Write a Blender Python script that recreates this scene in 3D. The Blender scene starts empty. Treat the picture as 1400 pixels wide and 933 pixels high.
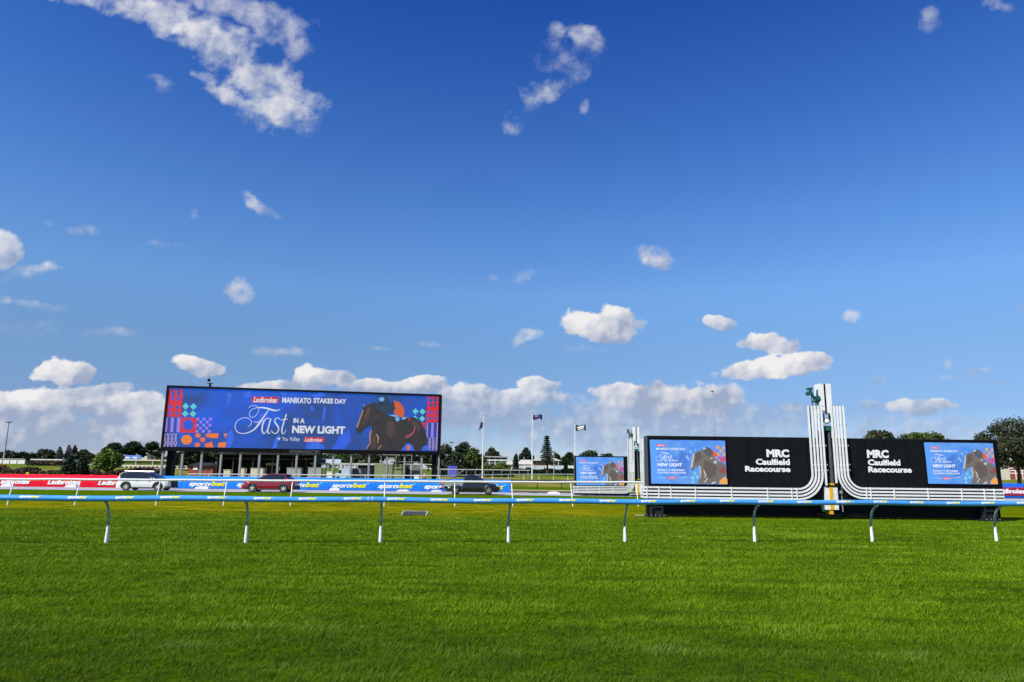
import bpy, bmesh, math, random
import numpy as np
from mathutils import Vector, Matrix
R = math.radians
random.seed(7); rng = np.random.default_rng(7)
scene = bpy.context.scene
COL = scene.collection

# ------------------------------------------------------------------ camera
F, CU, CV = 945.0, 700.0, 466.5          # focal length and centre in photograph pixels
PITCH, ROLL, EYE = R(10.6), 0.012, 2.0
_r0 = Vector((1, 0, 0)); _u0 = Vector((0, -math.sin(PITCH), math.cos(PITCH)))
FWD = Vector((0, math.cos(PITCH), math.sin(PITCH)))
RIGHT = _r0 * math.cos(ROLL) + _u0 * math.sin(ROLL)
UP = -_r0 * math.sin(ROLL) + _u0 * math.cos(ROLL)
CAM = Vector((0, 0, EYE))
cd = bpy.data.cameras.new('camera'); cam = bpy.data.objects.new('camera', cd); COL.objects.link(cam)
cam.matrix_world = Matrix(((RIGHT.x, UP.x, -FWD.x, 0), (RIGHT.y, UP.y, -FWD.y, 0), (RIGHT.z, UP.z, -FWD.z, EYE), (0, 0, 0, 1)))
cd.sensor_width = 36; cd.lens = F / 1400 * 36; cd.clip_start = 0.1; cd.clip_end = 12000
scene.camera = cam

# ------------------------------------------------------------------ light
SUN_EL, SUN_AZ = R(43), R(-130)            # azimuth from +Y towards +X; the sun stands behind the left shoulder
sdir = Vector((math.sin(SUN_AZ) * math.cos(SUN_EL), math.cos(SUN_AZ) * math.cos(SUN_EL), math.sin(SUN_EL)))
sl = bpy.data.lights.new('sun', 'SUN'); sl.energy = 4.9; sl.angle = R(0.53); sl.color = (1.0, 0.955, 0.88)
so = bpy.data.objects.new('sun', sl); COL.objects.link(so); so.location = sdir * 100
so.rotation_euler = sdir.to_track_quat('Z', 'Y').to_euler()
world = bpy.data.worlds.new('World'); scene.world = world; world.use_nodes = True
nt = world.node_tree; nt.nodes.clear()
sk = nt.nodes.new('ShaderNodeTexSky'); sk.sky_type = 'NISHITA'; sk.sun_disc = False
sk.sun_elevation = SUN_EL; sk.sun_rotation = SUN_AZ % (2 * math.pi)
sk.altitude = 60; sk.air_density = 1.0; sk.dust_density = 0.25; sk.ozone_density = 3.0
hs = nt.nodes.new('ShaderNodeHueSaturation'); hs.inputs['Saturation'].default_value = 1.18; hs.inputs['Hue'].default_value = 0.505
bg = nt.nodes.new('ShaderNodeBackground'); bg.inputs['Strength'].default_value = 0.0885
ow = nt.nodes.new('ShaderNodeOutputWorld')
# the clear deep blue of this air: the same tint at every azimuth, by height above the horizon
tcw = nt.nodes.new('ShaderNodeTexCoord'); sxw = nt.nodes.new('ShaderNodeSeparateXYZ'); crw = nt.nodes.new('ShaderNodeValToRGB'); mxw = nt.nodes.new('ShaderNodeVectorMath'); mxw.operation = 'MULTIPLY'
for i, (z_, c_) in enumerate(((.0, (.76, .88, 1.38)), (.08, (.57, .67, .96)), (.165, (.87, .95, 1.07)), (.247, (1.16, 1.28, 1.40)), (.34, (1.0, 1.24, 1.5)), (.43, (.75, 1.06, 1.48)), (.593, (.33, .72, 1.36)), (1.0, (.28, .62, 1.2)))):
    e_ = crw.color_ramp.elements[i] if i < 2 else crw.color_ramp.elements.new(z_)
    e_.position = z_; e_.color = (c_[0] / 2, c_[1] / 2, c_[2] / 2, 1)
vsw = nt.nodes.new('ShaderNodeVectorMath'); vsw.operation = 'SCALE'; vsw.inputs['Scale'].default_value = 2.0
nt.links.new(tcw.outputs['Generated'], sxw.inputs[0]); nt.links.new(sxw.outputs['Z'], crw.inputs[0]); nt.links.new(crw.outputs[0], vsw.inputs[0])
nt.links.new(sk.outputs[0], hs.inputs['Color']); nt.links.new(hs.outputs[0], mxw.inputs[0]); nt.links.new(vsw.outputs[0], mxw.inputs[1]); nt.links.new(mxw.outputs[0], bg.inputs[0]); nt.links.new(bg.outputs[0], ow.inputs[0])
scene.view_settings.view_transform = 'Standard'; scene.view_settings.look = 'None'
scene.view_settings.exposure = 0.25; scene.view_settings.gamma = 1.0; scene.view_settings.use_curve_mapping = False

# ------------------------------------------------------------------ geometry of the place
def ray(u, v):
    return (FWD + RIGHT * ((u - CU) / F) - UP * ((v - CV) / F))
def at(u, v, Y):                           # the point at distance Y that shows at (u, v)
    d = ray(u, v); t = Y / d.y
    return CAM + d * t
def sstep(a, b, x):
    t = np.clip((np.asarray(x, float) - a) / (b - a), 0, 1)
    return t * t * (3 - 2 * t)
def gz(x, y):                              # height of the ground
    z = -0.28 * sstep(42, 60, y) + 0.38 * sstep(88, 140, y) + 1.1 * sstep(140, 230, y)
    z = z + 1.0 * sstep(-60, -110, x) * sstep(125, 190, y)
    return z
def ground(u, v, lo=4, hi=900):            # where the pixel's ray meets the ground
    d = ray(u, v); a = lo
    for _ in range(4000):
        p = CAM + d * (a / d.y)
        if p.z <= gz(p.x, a): return p
        a *= 1.002
        if a > hi: return p
    return p
def X(u, v, Y): return at(u, v, Y).x
def Z(u, v, Y): return at(u, v, Y).z

# ------------------------------------------------------------------ mesh builder
class MB:
    def __init__(s): s.v = []; s.f = []; s.mi = []
    def add(s, vs, fs, m=0):
        n = len(s.v); s.v += [tuple(p) for p in vs]; s.f += [tuple(i + n for i in f) for f in fs]; s.mi += [m] * len(fs); return s
    def box(s, x0, x1, y0, y1, z0, z1, m=0):
        s.add([(x, y, z) for x in (x0, x1) for y in (y0, y1) for z in (z0, z1)],
              [(0, 1, 3, 2), (4, 6, 7, 5), (0, 4, 5, 1), (2, 3, 7, 6), (0, 2, 6, 4), (1, 5, 7, 3)], m); return s
    def tube(s, pts, rad, n=8, cap=True, m=0, sy=1.0):
        pts = [Vector(p) for p in pts]; rs = rad if isinstance(rad, (list, tuple)) else [rad] * len(pts)
        base = len(s.v); up = Vector((0, 0, 1))
        for i, p in enumerate(pts):
            t = (pts[min(i + 1, len(pts) - 1)] - pts[max(i - 1, 0)]).normalized()
            a = t.cross(up)
            if a.length < 1e-3: a = Vector((1, 0, 0))
            a.normalize(); b = a.cross(t).normalized()
            for k in range(n):
                an = 2 * math.pi * k / n
                s.v.append(tuple(p + a * (math.cos(an) * rs[i]) + b * (math.sin(an) * rs[i] * sy)))
        for i in range(len(pts) - 1):
            for k in range(n):
                q = base + i * n
                s.f.append((q + k, q + (k + 1) % n, q + n + (k + 1) % n, q + n + k)); s.mi.append(m)
        if cap:
            s.f.append(tuple(base + k for k in range(n))[::-1]); s.f.append(tuple(base + (len(pts) - 1) * n + k for k in range(n))); s.mi += [m, m]
        return s
    def sweep(s, pts, w, y0, y1, m=0):     # flat bar following a line in the XZ plane
        pts = [Vector((p[0], p[1])) for p in pts]; base = len(s.v)
        for i, p in enumerate(pts):
            t = (pts[min(i + 1, len(pts) - 1)] - pts[max(i - 1, 0)]).normalized(); nrm = Vector((-t.y, t.x)) * (w / 2)
            for q, y in ((p + nrm, y0), (p - nrm, y0), (p - nrm, y1), (p + nrm, y1)): s.v.append((q.x, y, q.y))
        for i in range(len(pts) - 1):
            for k in range(4):
                q = base + i * 4; s.f.append((q + k, q + (k + 1) % 4, q + 4 + (k + 1) % 4, q + 4 + k)); s.mi.append(m)
        e = base + (len(pts) - 1) * 4
        s.f += [(base + 3, base + 2, base + 1, base), (e, e + 1, e + 2, e + 3)]; s.mi += [m, m]
        return s
    def disc(s, c, r, axis='y', n=20, m=0, depth=0.0, r0=0.0):
        def P(a, rr, d):
            if axis == 'y': return (c[0] + math.cos(a) * rr, c[1] + d, c[2] + math.sin(a) * rr)
            if axis == 'x': return (c[0] + d, c[1] + math.cos(a) * rr, c[2] + math.sin(a) * rr)
            return (c[0] + math.cos(a) * rr, c[1] + math.sin(a) * rr, c[2] + d)
        A = [2 * math.pi * k / n for k in range(n)]
        if depth:
            s.add([P(a, r, 0) for a in A] + [P(a, r, depth) for a in A],
                  [tuple(range(n))[::-1], tuple(range(n, 2 * n))] + [(k, (k + 1) % n, n + (k + 1) % n, n + k) for k in range(n)], m)
        else: s.add([P(a, r, 0) for a in A], [tuple(range(n))], m)
        return s
    def ball(s, c, r, sx=1, sy=1, sz=1, nu=10, nv=6, m=0):
        vs = [(c[0], c[1], c[2] - r * sz)]
        for j in range(1, nv):
            ph = -math.pi / 2 + math.pi * j / nv
            for i in range(nu):
                th = 2 * math.pi * i / nu
                vs.append((c[0] + r * sx * math.cos(ph) * math.cos(th), c[1] + r * sy * math.cos(ph) * math.sin(th), c[2] + r * sz * math.sin(ph)))
        vs.append((c[0], c[1], c[2] + r * sz)); f = []
        for i in range(nu): f.append((0, 1 + (i + 1) % nu, 1 + i))
        for j in range(nv - 2):
            for i in range(nu):
                a = 1 + j * nu; f.append((a + i, a + (i + 1) % nu, a + nu + (i + 1) % nu, a + nu + i))
        a = 1 + (nv - 2) * nu
        for i in range(nu): f.append((a + i, a + (i + 1) % nu, len(vs) - 1))
        return s.add(vs, f, m)
    def build(s, name, mats, parent=None, smooth=False, local=False):
        me = bpy.data.meshes.new(name)
        off = Vector((0, 0, 0))
        if parent is not None and not local:
            p = parent
            while p is not None: off += p.location; p = p.parent
        me.from_pydata([(a - off.x, b - off.y, c - off.z) for a, b, c in s.v], [], s.f)
        if not isinstance(mats, (list, tuple)): mats = [mats]
        for m in mats: me.materials.append(m)
        if len(mats) > 1: me.polygons.foreach_set('material_index', s.mi)
        if smooth:
            me.polygons.foreach_set('use_smooth', [True] * len(me.polygons))
        me.update()
        o = bpy.data.objects.new(name, me); COL.objects.link(o)
        if parent is not None: o.parent = parent
        return o
def smooth_by_angle(o, ang=40):
    o.data.polygons.foreach_set('use_smooth', [True] * len(o.data.polygons))
    try: o.data.set_sharp_from_angle(angle=R(ang))
    except Exception: pass
    return o
def recalc(o):
    bm = bmesh.new(); bm.from_mesh(o.data); bmesh.ops.recalc_face_normals(bm, faces=bm.faces); bm.to_mesh(o.data); bm.free(); return o
def thing(name, label, cat, loc=(0, 0, 0), group=None):
    o = bpy.data.objects.new(name, None); COL.objects.link(o); o.location = loc; o.empty_display_size = 0.2
    o['label'] = label; o['category'] = cat
    if group: o['group'] = group
    return o
def tag(o, label, cat, group=None):
    o['label'] = label; o['category'] = cat
    if group: o['group'] = group
    return o
def struct(o): o['kind'] = 'structure'; return o
def stuff(o): o['kind'] = 'stuff'; return o
def copy_tree(o, parent=None):
    c = o.copy(); COL.objects.link(c)
    if parent is not None: c.parent = parent
    for ch in list(o.children): copy_tree(ch, c)
    return c

# ------------------------------------------------------------------ materials
MATS = {}
def mat(name, rgb, rough=0.6, metal=0.0, vary=0.12, scale=3.0, bump=0.0, bscale=30.0, rgb2=None, coat=0.0, spec=0.5):
    if name in MATS: return MATS[name]
    m = bpy.data.materials.new(name); m.use_nodes = True; t = m.node_tree; b = t.nodes['Principled BSDF']
    b.inputs['Roughness'].default_value = rough; b.inputs['Metallic'].default_value = metal
    b.inputs['Coat Weight'].default_value = coat; b.inputs['Specular IOR Level'].default_value = spec
    tc = t.nodes.new('ShaderNodeTexCoord')
    n = t.nodes.new('ShaderNodeTexNoise'); n.inputs['Scale'].default_value = scale; n.inputs['Detail'].default_value = 5
    t.links.new(tc.outputs['Object'], n.inputs['Vector'])
    mr = t.nodes.new('ShaderNodeMapRange'); mr.inputs[1].default_value = 0.3; mr.inputs[2].default_value = 0.7
    t.links.new(n.outputs['Fac'], mr.inputs[0])
    mx = t.nodes.new('ShaderNodeMix'); mx.data_type = 'RGBA'
    a = tuple(c * (1 - vary) for c in rgb); c2 = rgb2 or tuple(min(1, c * (1 + vary)) for c in rgb)
    mx.inputs['A'].default_value = (*a, 1); mx.inputs['B'].default_value = (*c2, 1)
    t.links.new(mr.outputs[0], mx.inputs['Factor']); t.links.new(mx.outputs['Result'], b.inputs['Base Color'])
    if bump:
        n2 = t.nodes.new('ShaderNodeTexNoise'); n2.inputs['Scale'].default_value = bscale; n2.inputs['Detail'].default_value = 4
        t.links.new(tc.outputs['Object'], n2.inputs['Vector'])
        bp = t.nodes.new('ShaderNodeBump'); bp.inputs['Strength'].default_value = bump; bp.inputs['Distance'].default_value = 0.02
        t.links.new(n2.outputs['Fac'], bp.inputs['Height']); t.links.new(bp.outputs[0], b.inputs['Normal'])
    MATS[name] = m; return m
def screen(name, rgb, strength=1.0, rgb2=None, scale=0.5, stretch=(1, 1, 1), detail=4, lo=0.35, hi=0.65):
    if name in MATS: return MATS[name]
    m = bpy.data.materials.new(name); m.use_nodes = True; t = m.node_tree; b = t.nodes['Principled BSDF']
    b.inputs['Base Color'].default_value = (0.012, 0.012, 0.014, 1); b.inputs['Roughness'].default_value = 0.55
    b.inputs['Emission Strength'].default_value = strength * .84; b.inputs['Emission Color'].default_value = (*rgb, 1)
    if rgb2:
        tc = t.nodes.new('ShaderNodeTexCoord'); mp = t.nodes.new('ShaderNodeMapping'); mp.inputs['Scale'].default_value = stretch
        n = t.nodes.new('ShaderNodeTexNoise'); n.inputs['Scale'].default_value = scale; n.inputs['Detail'].default_value = detail; n.inputs['Distortion'].default_value = 1.2
        mr = t.nodes.new('ShaderNodeMapRange'); mr.inputs[1].default_value = lo; mr.inputs[2].default_value = hi
        mx = t.nodes.new('ShaderNodeMix'); mx.data_type = 'RGBA'; mx.inputs['A'].default_value = (*rgb, 1); mx.inputs['B'].default_value = (*rgb2, 1)
        t.links.new(tc.outputs['Object'], mp.inputs[0]); t.links.new(mp.outputs[0], n.inputs['Vector']); t.links.new(n.outputs['Fac'], mr.inputs[0])
        t.links.new(mr.outputs[0], mx.inputs['Factor']); t.links.new(mx.outputs['Result'], b.inputs['Emission Color'])
    MATS[name] = m; return m
def srgb(r, g, b):
    return tuple(((c / 255 + 0.055) / 1.055) ** 2.4 if c > 10 else c / 255 / 12.92 for c in (r, g, b))

# ------------------------------------------------------------------ lettering
_tc = {}
def text_data(s, bold=0.0, shear=0.0, spacing=1.0):
    key = (s, bold, shear, spacing)
    if key in _tc: return _tc[key]
    c = bpy.data.curves.new('t', 'FONT'); c.body = s; c.offset = bold; c.shear = shear; c.space_character = spacing; c.resolution_u = 3
    o = bpy.data.objects.new('t', c); COL.objects.link(o); dg = bpy.context.evaluated_depsgraph_get()
    me = o.evaluated_get(dg).to_mesh()
    v = np.array([tuple(p.co) for p in me.vertices]); f = [tuple(p.vertices) for p in me.polygons]
    o.evaluated_get(dg).to_mesh_clear(); bpy.data.objects.remove(o); bpy.data.curves.remove(c)
    lo = v.min(0); hi = v.max(0); v = (v - lo)[:, :2] / (hi - lo)[:2]
    _tc[key] = (v, f); return v, f
def text_on(m, s, x0, x1, z0, z1, y, bold=0.0, shear=0.0, spacing=1.0, mi=0):
    v, f = text_data(s, bold, shear, spacing)
    m.add([(x0 + a * (x1 - x0), y, z0 + b * (z1 - z0)) for a, b in v], [tuple(q) for q in f], mi); return m
def ribbon(m, pts, w, y, mi=0):            # pen stroke in the XZ plane; w may be a list
    pts = [Vector((p[0], p[1])) for p in pts]; k = []
    n = len(pts)                           # Catmull-Rom refinement
    ws = w if isinstance(w, (list, tuple)) else [w] * n
    fine = []; fw = []
    for i in range(n - 1):
        p0, p1, p2, p3 = pts[max(i - 1, 0)], pts[i], pts[i + 1], pts[min(i + 2, n - 1)]
        for j in range(4):
            t = j / 4
            fine.append(0.5 * ((2 * p1) + (p2 - p0) * t + (2 * p0 - 5 * p1 + 4 * p2 - p3) * t * t + (3 * p1 - p0 - 3 * p2 + p3) * t ** 3)); fw.append(ws[i] * (1 - t) + ws[i + 1] * t)
    fine.append(pts[-1]); fw.append(ws[-1]); vs = []
    for i, p in enumerate(fine):
        t = (fine[min(i + 1, len(fine) - 1)] - fine[max(i - 1, 0)])
        if t.length < 1e-9: t = Vector((1, 0))
        t.normalize(); nn = Vector((-t.y, t.x)) * fw[i] / 2
        vs += [(p.x + nn.x, y, p.y + nn.y), (p.x - nn.x, y, p.y - nn.y)]
    m.add(vs, [(2 * i, 2 * i + 1, 2 * i + 3, 2 * i + 2) for i in range(len(fine) - 1)], mi); return m
def poly(m, pts, y, mi=0):
    from mathutils.geometry import tessellate_polygon
    p3 = [Vector((a, b, 0)) for a, b in pts]
    m.add([(a, y, b) for a, b in pts], [tuple(t) for t in tessellate_polygon([p3])], mi); return m

# ------------------------------------------------------------------ noise for numpy
def _hash(i, j, s):
    h = (i.astype(np.int64) * 374761393 + j.astype(np.int64) * 668265263 + s * 1442695041) & 0x7fffffff
    h = ((h ^ (h >> 13)) * 1274126177) & 0x7fffffff
    return ((h ^ (h >> 16)) & 0xffff) / 65535.0
def vnoise(x, y, s=0):
    i = np.floor(x); j = np.floor(y); a = x - i; b = y - j; a = a * a * a * (a * (a * 6 - 15) + 10); b = b * b * b * (b * (b * 6 - 15) + 10)
    return (_hash(i, j, s) * (1 - a) + _hash(i + 1, j, s) * a) * (1 - b) + (_hash(i, j + 1, s) * (1 - a) + _hash(i + 1, j + 1, s) * a) * b
def fbm(x, y, o=5, s=0):
    r = 0; amp = 0.5; t = 0
    for k in range(o): r = r + amp * vnoise(x * 2 ** k, y * 2 ** k, s + k); t += amp; amp *= 0.55
    return r / t

# ------------------------------------------------------------------ sky: clouds on a dome
def build_sky():
    az = np.concatenate([np.arange(-180, -52, 2.5), np.arange(-52, 52.01, 0.2), np.arange(54.5, 180.01, 2.5)]); az[-1] = 180
    el = np.concatenate([np.arange(-3, 0, 1.0), np.arange(0, 44, 0.2), np.arange(44, 90, 2.5), [90]])
    A, E = np.meshgrid(np.radians(az), np.radians(el)); D = np.stack([np.sin(A) * np.cos(E), np.cos(A) * np.cos(E), np.sin(E)], -1)
    dr = D @ np.array(RIGHT); du = D @ np.array(UP); df = D @ np.array(FWD)
    ok = df > 0.35; df2 = np.where(ok, df, 1); U = np.where(ok, CU + F * dr / df2, 1e5); V = np.where(ok, CV - F * du / df2, 1e5)
    Ad = np.degrees(A); Ed = np.degrees(E)
    n1 = fbm(U / 60 + 3.1, V / 45 + 9, 5, 1) - 0.5; n2 = fbm(U / 60 + 40, V / 45 + 70, 5, 11) - 0.5
    n3 = fbm(U / 22, V / 20, 4, 31) - 0.5
    B = [ # u, v, ru, rv, rotation, opacity, kind (0 cumulus, 1 wisp, 2 layer)
     (150,2,85,14,14,.8,1),(225,28,80,30,22,.85,1),(300,62,75,38,28,.9,1),(355,98,75,30,20,.9,1),(385,150,62,40,5,1.,1),(300,125,50,14,28,.85,1),(435,130,34,9,38,.55,1),(395,32,45,22,-10,.5,1),(212,112,26,12,10,.42,1),(330,16,75,14,5,.45,1),(415,60,20,20,0,.4,1),
     (762,42,14,16,0,.5,1),(806,55,28,14,25,.6,1),(738,128,54,24,-22,.8,1),(782,92,34,28,-30,.35,1),(698,175,15,11,-20,.5,1),(798,148,8,13,0,.55,1),(1275,32,12,20,20,.25,1),(1370,10,20,14,0,.35,1),(765,75,30,20,0,.2,1),
     (4,352,30,36,0,.8,0),(42,373,38,9,-12,.6,1),(355,276,34,14,28,.75,1),(112,318,28,9,8,.5,1),(68,306,12,7,0,.45,1),(225,332,38,8,6,.28,1),(262,288,8,10,0,.2,1),(42,412,52,8,12,.35,1),(30,452,60,18,0,.16,2),(145,455,60,8,4,.2,2),
     (320,393,34,17,0,.7,1),(897,347,28,16,5,.85,1),(715,375,20,9,-20,.35,1),(674,378,9,6,0,.3,1),(820,449,58,24,-4,1.,0),(843,434,30,22,0,1.,0),(800,478,45,6,0,.2,1),(985,441,22,13,0,.9,0),(1165,431,13,9,0,.6,1),
     (1050,470,46,22,0,1.,0),(1055,508,82,17,-6,1.,0),(1108,492,32,14,0,1.,0),(92,507,44,22,0,1.,0),(275,500,34,16,0,1.,0),(585,473,24,6,0,.5,1),(725,463,22,8,-25,.5,1),(370,481,58,7,0,.55,1),(512,475,26,4,0,.3,1),
     (1390,415,10,12,0,.5,1),(1298,498,8,10,0,.25,2),(1340,507,22,6,-8,.35,2),(1200,520,18,8,0,.35,2),(740,530,26,12,0,.9,0),
     (70,552,100,22,0,1.,0),(0,560,70,30,0,1.,0),(130,535,60,12,-8,.8,0),(180,560,70,28,0,.95,0),(110,590,190,32,0,.9,2),(60,612,150,20,0,.8,2),(190,600,90,30,0,.8,2),
     (440,520,42,18,0,1.,0),(390,528,55,13,0,.95,0),(500,530,60,12,0,1.,0),(575,528,38,12,0,1.,0),(640,540,50,16,0,.9,0),(680,552,110,18,0,.85,0),(640,575,120,20,0,.6,2),(740,585,140,26,0,.5,2),(470,560,200,30,0,.8,2),
     (880,543,75,25,0,1.,0),(950,545,75,22,0,1.,0),(925,558,110,16,0,1.,0),(1090,558,50,14,0,.6,2),(1260,556,55,13,0,.8,0),(1195,552,22,8,0,.4,2),(1330,520,60,6,4,.2,2),(1060,600,120,16,0,.25,2),(860,598,140,18,0,.35,2),(1300,590,120,10,0,.2,2),
     (300,600,420,40,0,.55,2),(900,585,380,42,0,.5,2),(1250,590,260,26,0,.32,2),(620,560,160,22,0,.6,2),(60,600,230,30,0,.9,2),
     (-60,470,60,25,0,.8,0),(1460,540,70,20,0,.8,0),(1520,470,50,20,0,.8,0),(-90,300,60,26,10,.7,1),(1480,250,40,20,0,.5,1)]
    den = np.full(U.shape, -1.0); soft = np.zeros(U.shape); wsum = np.zeros(U.shape) + 1e-6; op = np.zeros(U.shape); sh = np.zeros(U.shape)
    for (u, v, ru, rv, rot, o, k) in B:
        c, s = math.cos(R(rot)), math.sin(R(rot)); wu = 26 * min(1, ru / 40); wv = 20 * min(1, rv / 18)
        if k == 1: wu *= 1.5; wv *= 1.5
        x = U - u + n1 * wu * 1.6; y = V - v + n2 * wv * 1.6
        a = (x * c + y * s) / ru; b = (-x * s + y * c) / rv
        if k == 0: b = np.where(b > 0, b * 1.35, b)       # flatter base
        r2 = a * a + b * b
        amp = {0: .62, 1: 1.25, 2: .9}[k]
        d = 1 - (r2 if k != 1 else r2 * .85) + n3 * amp + n1 * amp * .9
        if k: d = np.where(d > 0, d * (.25 + .75 * o) * (1.5 if k == 2 else 1), d)
        w = np.exp(4 * np.clip(d, -3, 1.2)) * (d > -0.8)
        hgt = -((V - v) / rv)                             # +1 at the top, -1 at the base
        if k == 0: shade = 0.50 + 0.50 * hgt - 0.20 * (U - u) / ru + .8 * n3 + .7 * n1 - (.16 if v > 522 else 0)
        elif k == 1: shade = 0.44 + 0.1 * hgt + 0.7 * n1 + .5 * n3
        else: shade = 0.16 + 0.15 * hgt + 0.7 * n1 + .4 * n3
        op += w * (o if k == 0 else .35 + .65 * o); soft += w * {0: .0, 1: 1., 2: .9}[k]; sh += w * shade; wsum += w; den = np.maximum(den, d)
    # the same kind of sky goes on outside the frame
    out = sstep(1500, 1700, np.abs(U - 700) + 700) ; out = np.where(ok, np.maximum(out, sstep(-150, -300, V)), 1.0)
    q = fbm(np.abs(Ad) / 9 + 5, Ed / 5 + 2, 5, 51); bank = 0.75 * np.exp(-(Ed / 7) ** 2) + 0.12
    dout = (q - 0.62 + 0.35 * bank) * 3.0
    soft = soft / wsum * (1 - out) + .4 * out; den = den * (1 - out) + dout * out; op = op / wsum * (1 - out) + 0.8 * out; sh = sh / wsum * (1 - out) + out * (0.55 + 1.2 * (fbm(Ad / 4, Ed / 3, 4, 77) - .5))
    rad = 6000.0; P = (D * rad).reshape(-1, 3); nr, nc = U.shape
    idx = np.arange(nr * nc).reshape(nr, nc)
    q4 = np.stack([idx[:-1, :-1], idx[:-1, 1:], idx[1:, 1:], idx[1:, :-1]], -1).reshape(-1, 4)
    me = bpy.data.meshes.new('sky'); me.vertices.add(len(P)); me.vertices.foreach_set('co', P.ravel())
    me.loops.add(q4.size); me.loops.foreach_set('vertex_index', q4.ravel().astype(np.int32)); me.polygons.add(len(q4))
    me.polygons.foreach_set('loop_start', np.arange(0, q4.size, 4, dtype=np.int32)); me.polygons.foreach_set('use_smooth', np.ones(len(q4), bool)); me.update()
    for nm, arr in (('cloud', den), ('opac', op), ('shade', sh), ('soft', soft)):
        at_ = me.attributes.new(nm, 'FLOAT', 'POINT'); at_.data.foreach_set('value', arr.ravel().astype(np.float32))
    o = bpy.data.objects.new('sky', me); COL.objects.link(o); struct(o)
    m = bpy.data.materials.new('sky_clouds'); m.use_nodes = True; t = m.node_tree; t.nodes.clear(); L = t.links.new
    def attr(n): a = t.nodes.new('ShaderNodeAttribute'); a.attribute_name = n; return a.outputs['Fac']
    tc = t.nodes.new('ShaderNodeTexCoord')
    def noise(scale, det, rough=.6):
        n = t.nodes.new('ShaderNodeTexNoise'); n.inputs['Scale'].default_value = scale; n.inputs['Detail'].default_value = det; n.inputs['Roughness'].default_value = rough
        n.inputs['Distortion'].default_value = 0.4
        L(tc.outputs['Object'], n.inputs['Vector']); return n.outputs['Fac']
    def ma(op_, a, b, c=None):
        n = t.nodes.new('ShaderNodeMath'); n.operation = op_
        for i, q in enumerate((a, b, c)):
            if q is None: continue
            if isinstance(q, (int, float)): n.inputs[i].default_value = q
            else: L(q, n.inputs[i])
        return n.outputs[0]
    nf = noise(0.0075, 10, .68); nf2 = noise(0.0045, 5); nf3 = noise(0.026, 6, .6)
    rel = []
    for off in ((0, 0, 0), (-46, 0, 40)):
        mp = t.nodes.new('ShaderNodeMapping'); mp.inputs['Location'].default_value = off; L(tc.outputs['Object'], mp.inputs[0]); n = t.nodes.new('ShaderNodeTexNoise'); n.inputs['Scale'].default_value = .0042; n.inputs['Detail'].default_value = 6; n.inputs['Roughness'].default_value = .55; L(mp.outputs[0], n.inputs['Vector']); rel.append(n.outputs['Fac'])
    relief = ma('SUBTRACT', rel[0], rel[1])
    d = ma('MULTIPLY_ADD', ma('SUBTRACT', nf, 0.5), ma('MULTIPLY_ADD', attr('soft'), .35, 1.3), attr('cloud'))
    d = ma('MULTIPLY_ADD', ma('SUBTRACT', nf3, 0.5), .36, d)
    mr = t.nodes.new('ShaderNodeMapRange'); mr.interpolation_type = 'SMOOTHSTEP'; mr.inputs[1].default_value = -0.04
    L(ma('MULTIPLY_ADD', attr('soft'), .72, .36), mr.inputs[2])
    L(d, mr.inputs[0]); alpha = ma('MULTIPLY', mr.outputs[0], attr('opac'))
    s = ma('MULTIPLY_ADD', ma('SUBTRACT', nf2, 0.5), 0.7, attr('shade')); s = ma('MULTIPLY_ADD', relief, 1.7, s)
    cr = t.nodes.new('ShaderNodeValToRGB'); cr.color_ramp.elements[0].position = 0.1; cr.color_ramp.elements[0].color = (*srgb(158, 172, 200), 1)
    cr.color_ramp.elements[1].position = 0.95; cr.color_ramp.elements[1].color = (*srgb(240, 238, 238), 1)
    e = cr.color_ramp.elements.new(0.5); e.color = (*srgb(203, 207, 220), 1); L(s, cr.inputs[0])
    em = t.nodes.new('ShaderNodeEmission'); em.inputs['Strength'].default_value = .84; L(cr.outputs[0], em.inputs[0]); tr = t.nodes.new('ShaderNodeBsdfTransparent')
    mix = t.nodes.new('ShaderNodeMixShader'); L(alpha, mix.inputs[0]); L(tr.outputs[0], mix.inputs[1]); L(em.outputs[0], mix.inputs[2])
    om = t.nodes.new('ShaderNodeOutputMaterial'); L(mix.outputs[0], om.inputs[0]); m.cycles.emission_sampling = 'NONE'
    me.materials.append(m)
build_sky()

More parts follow.
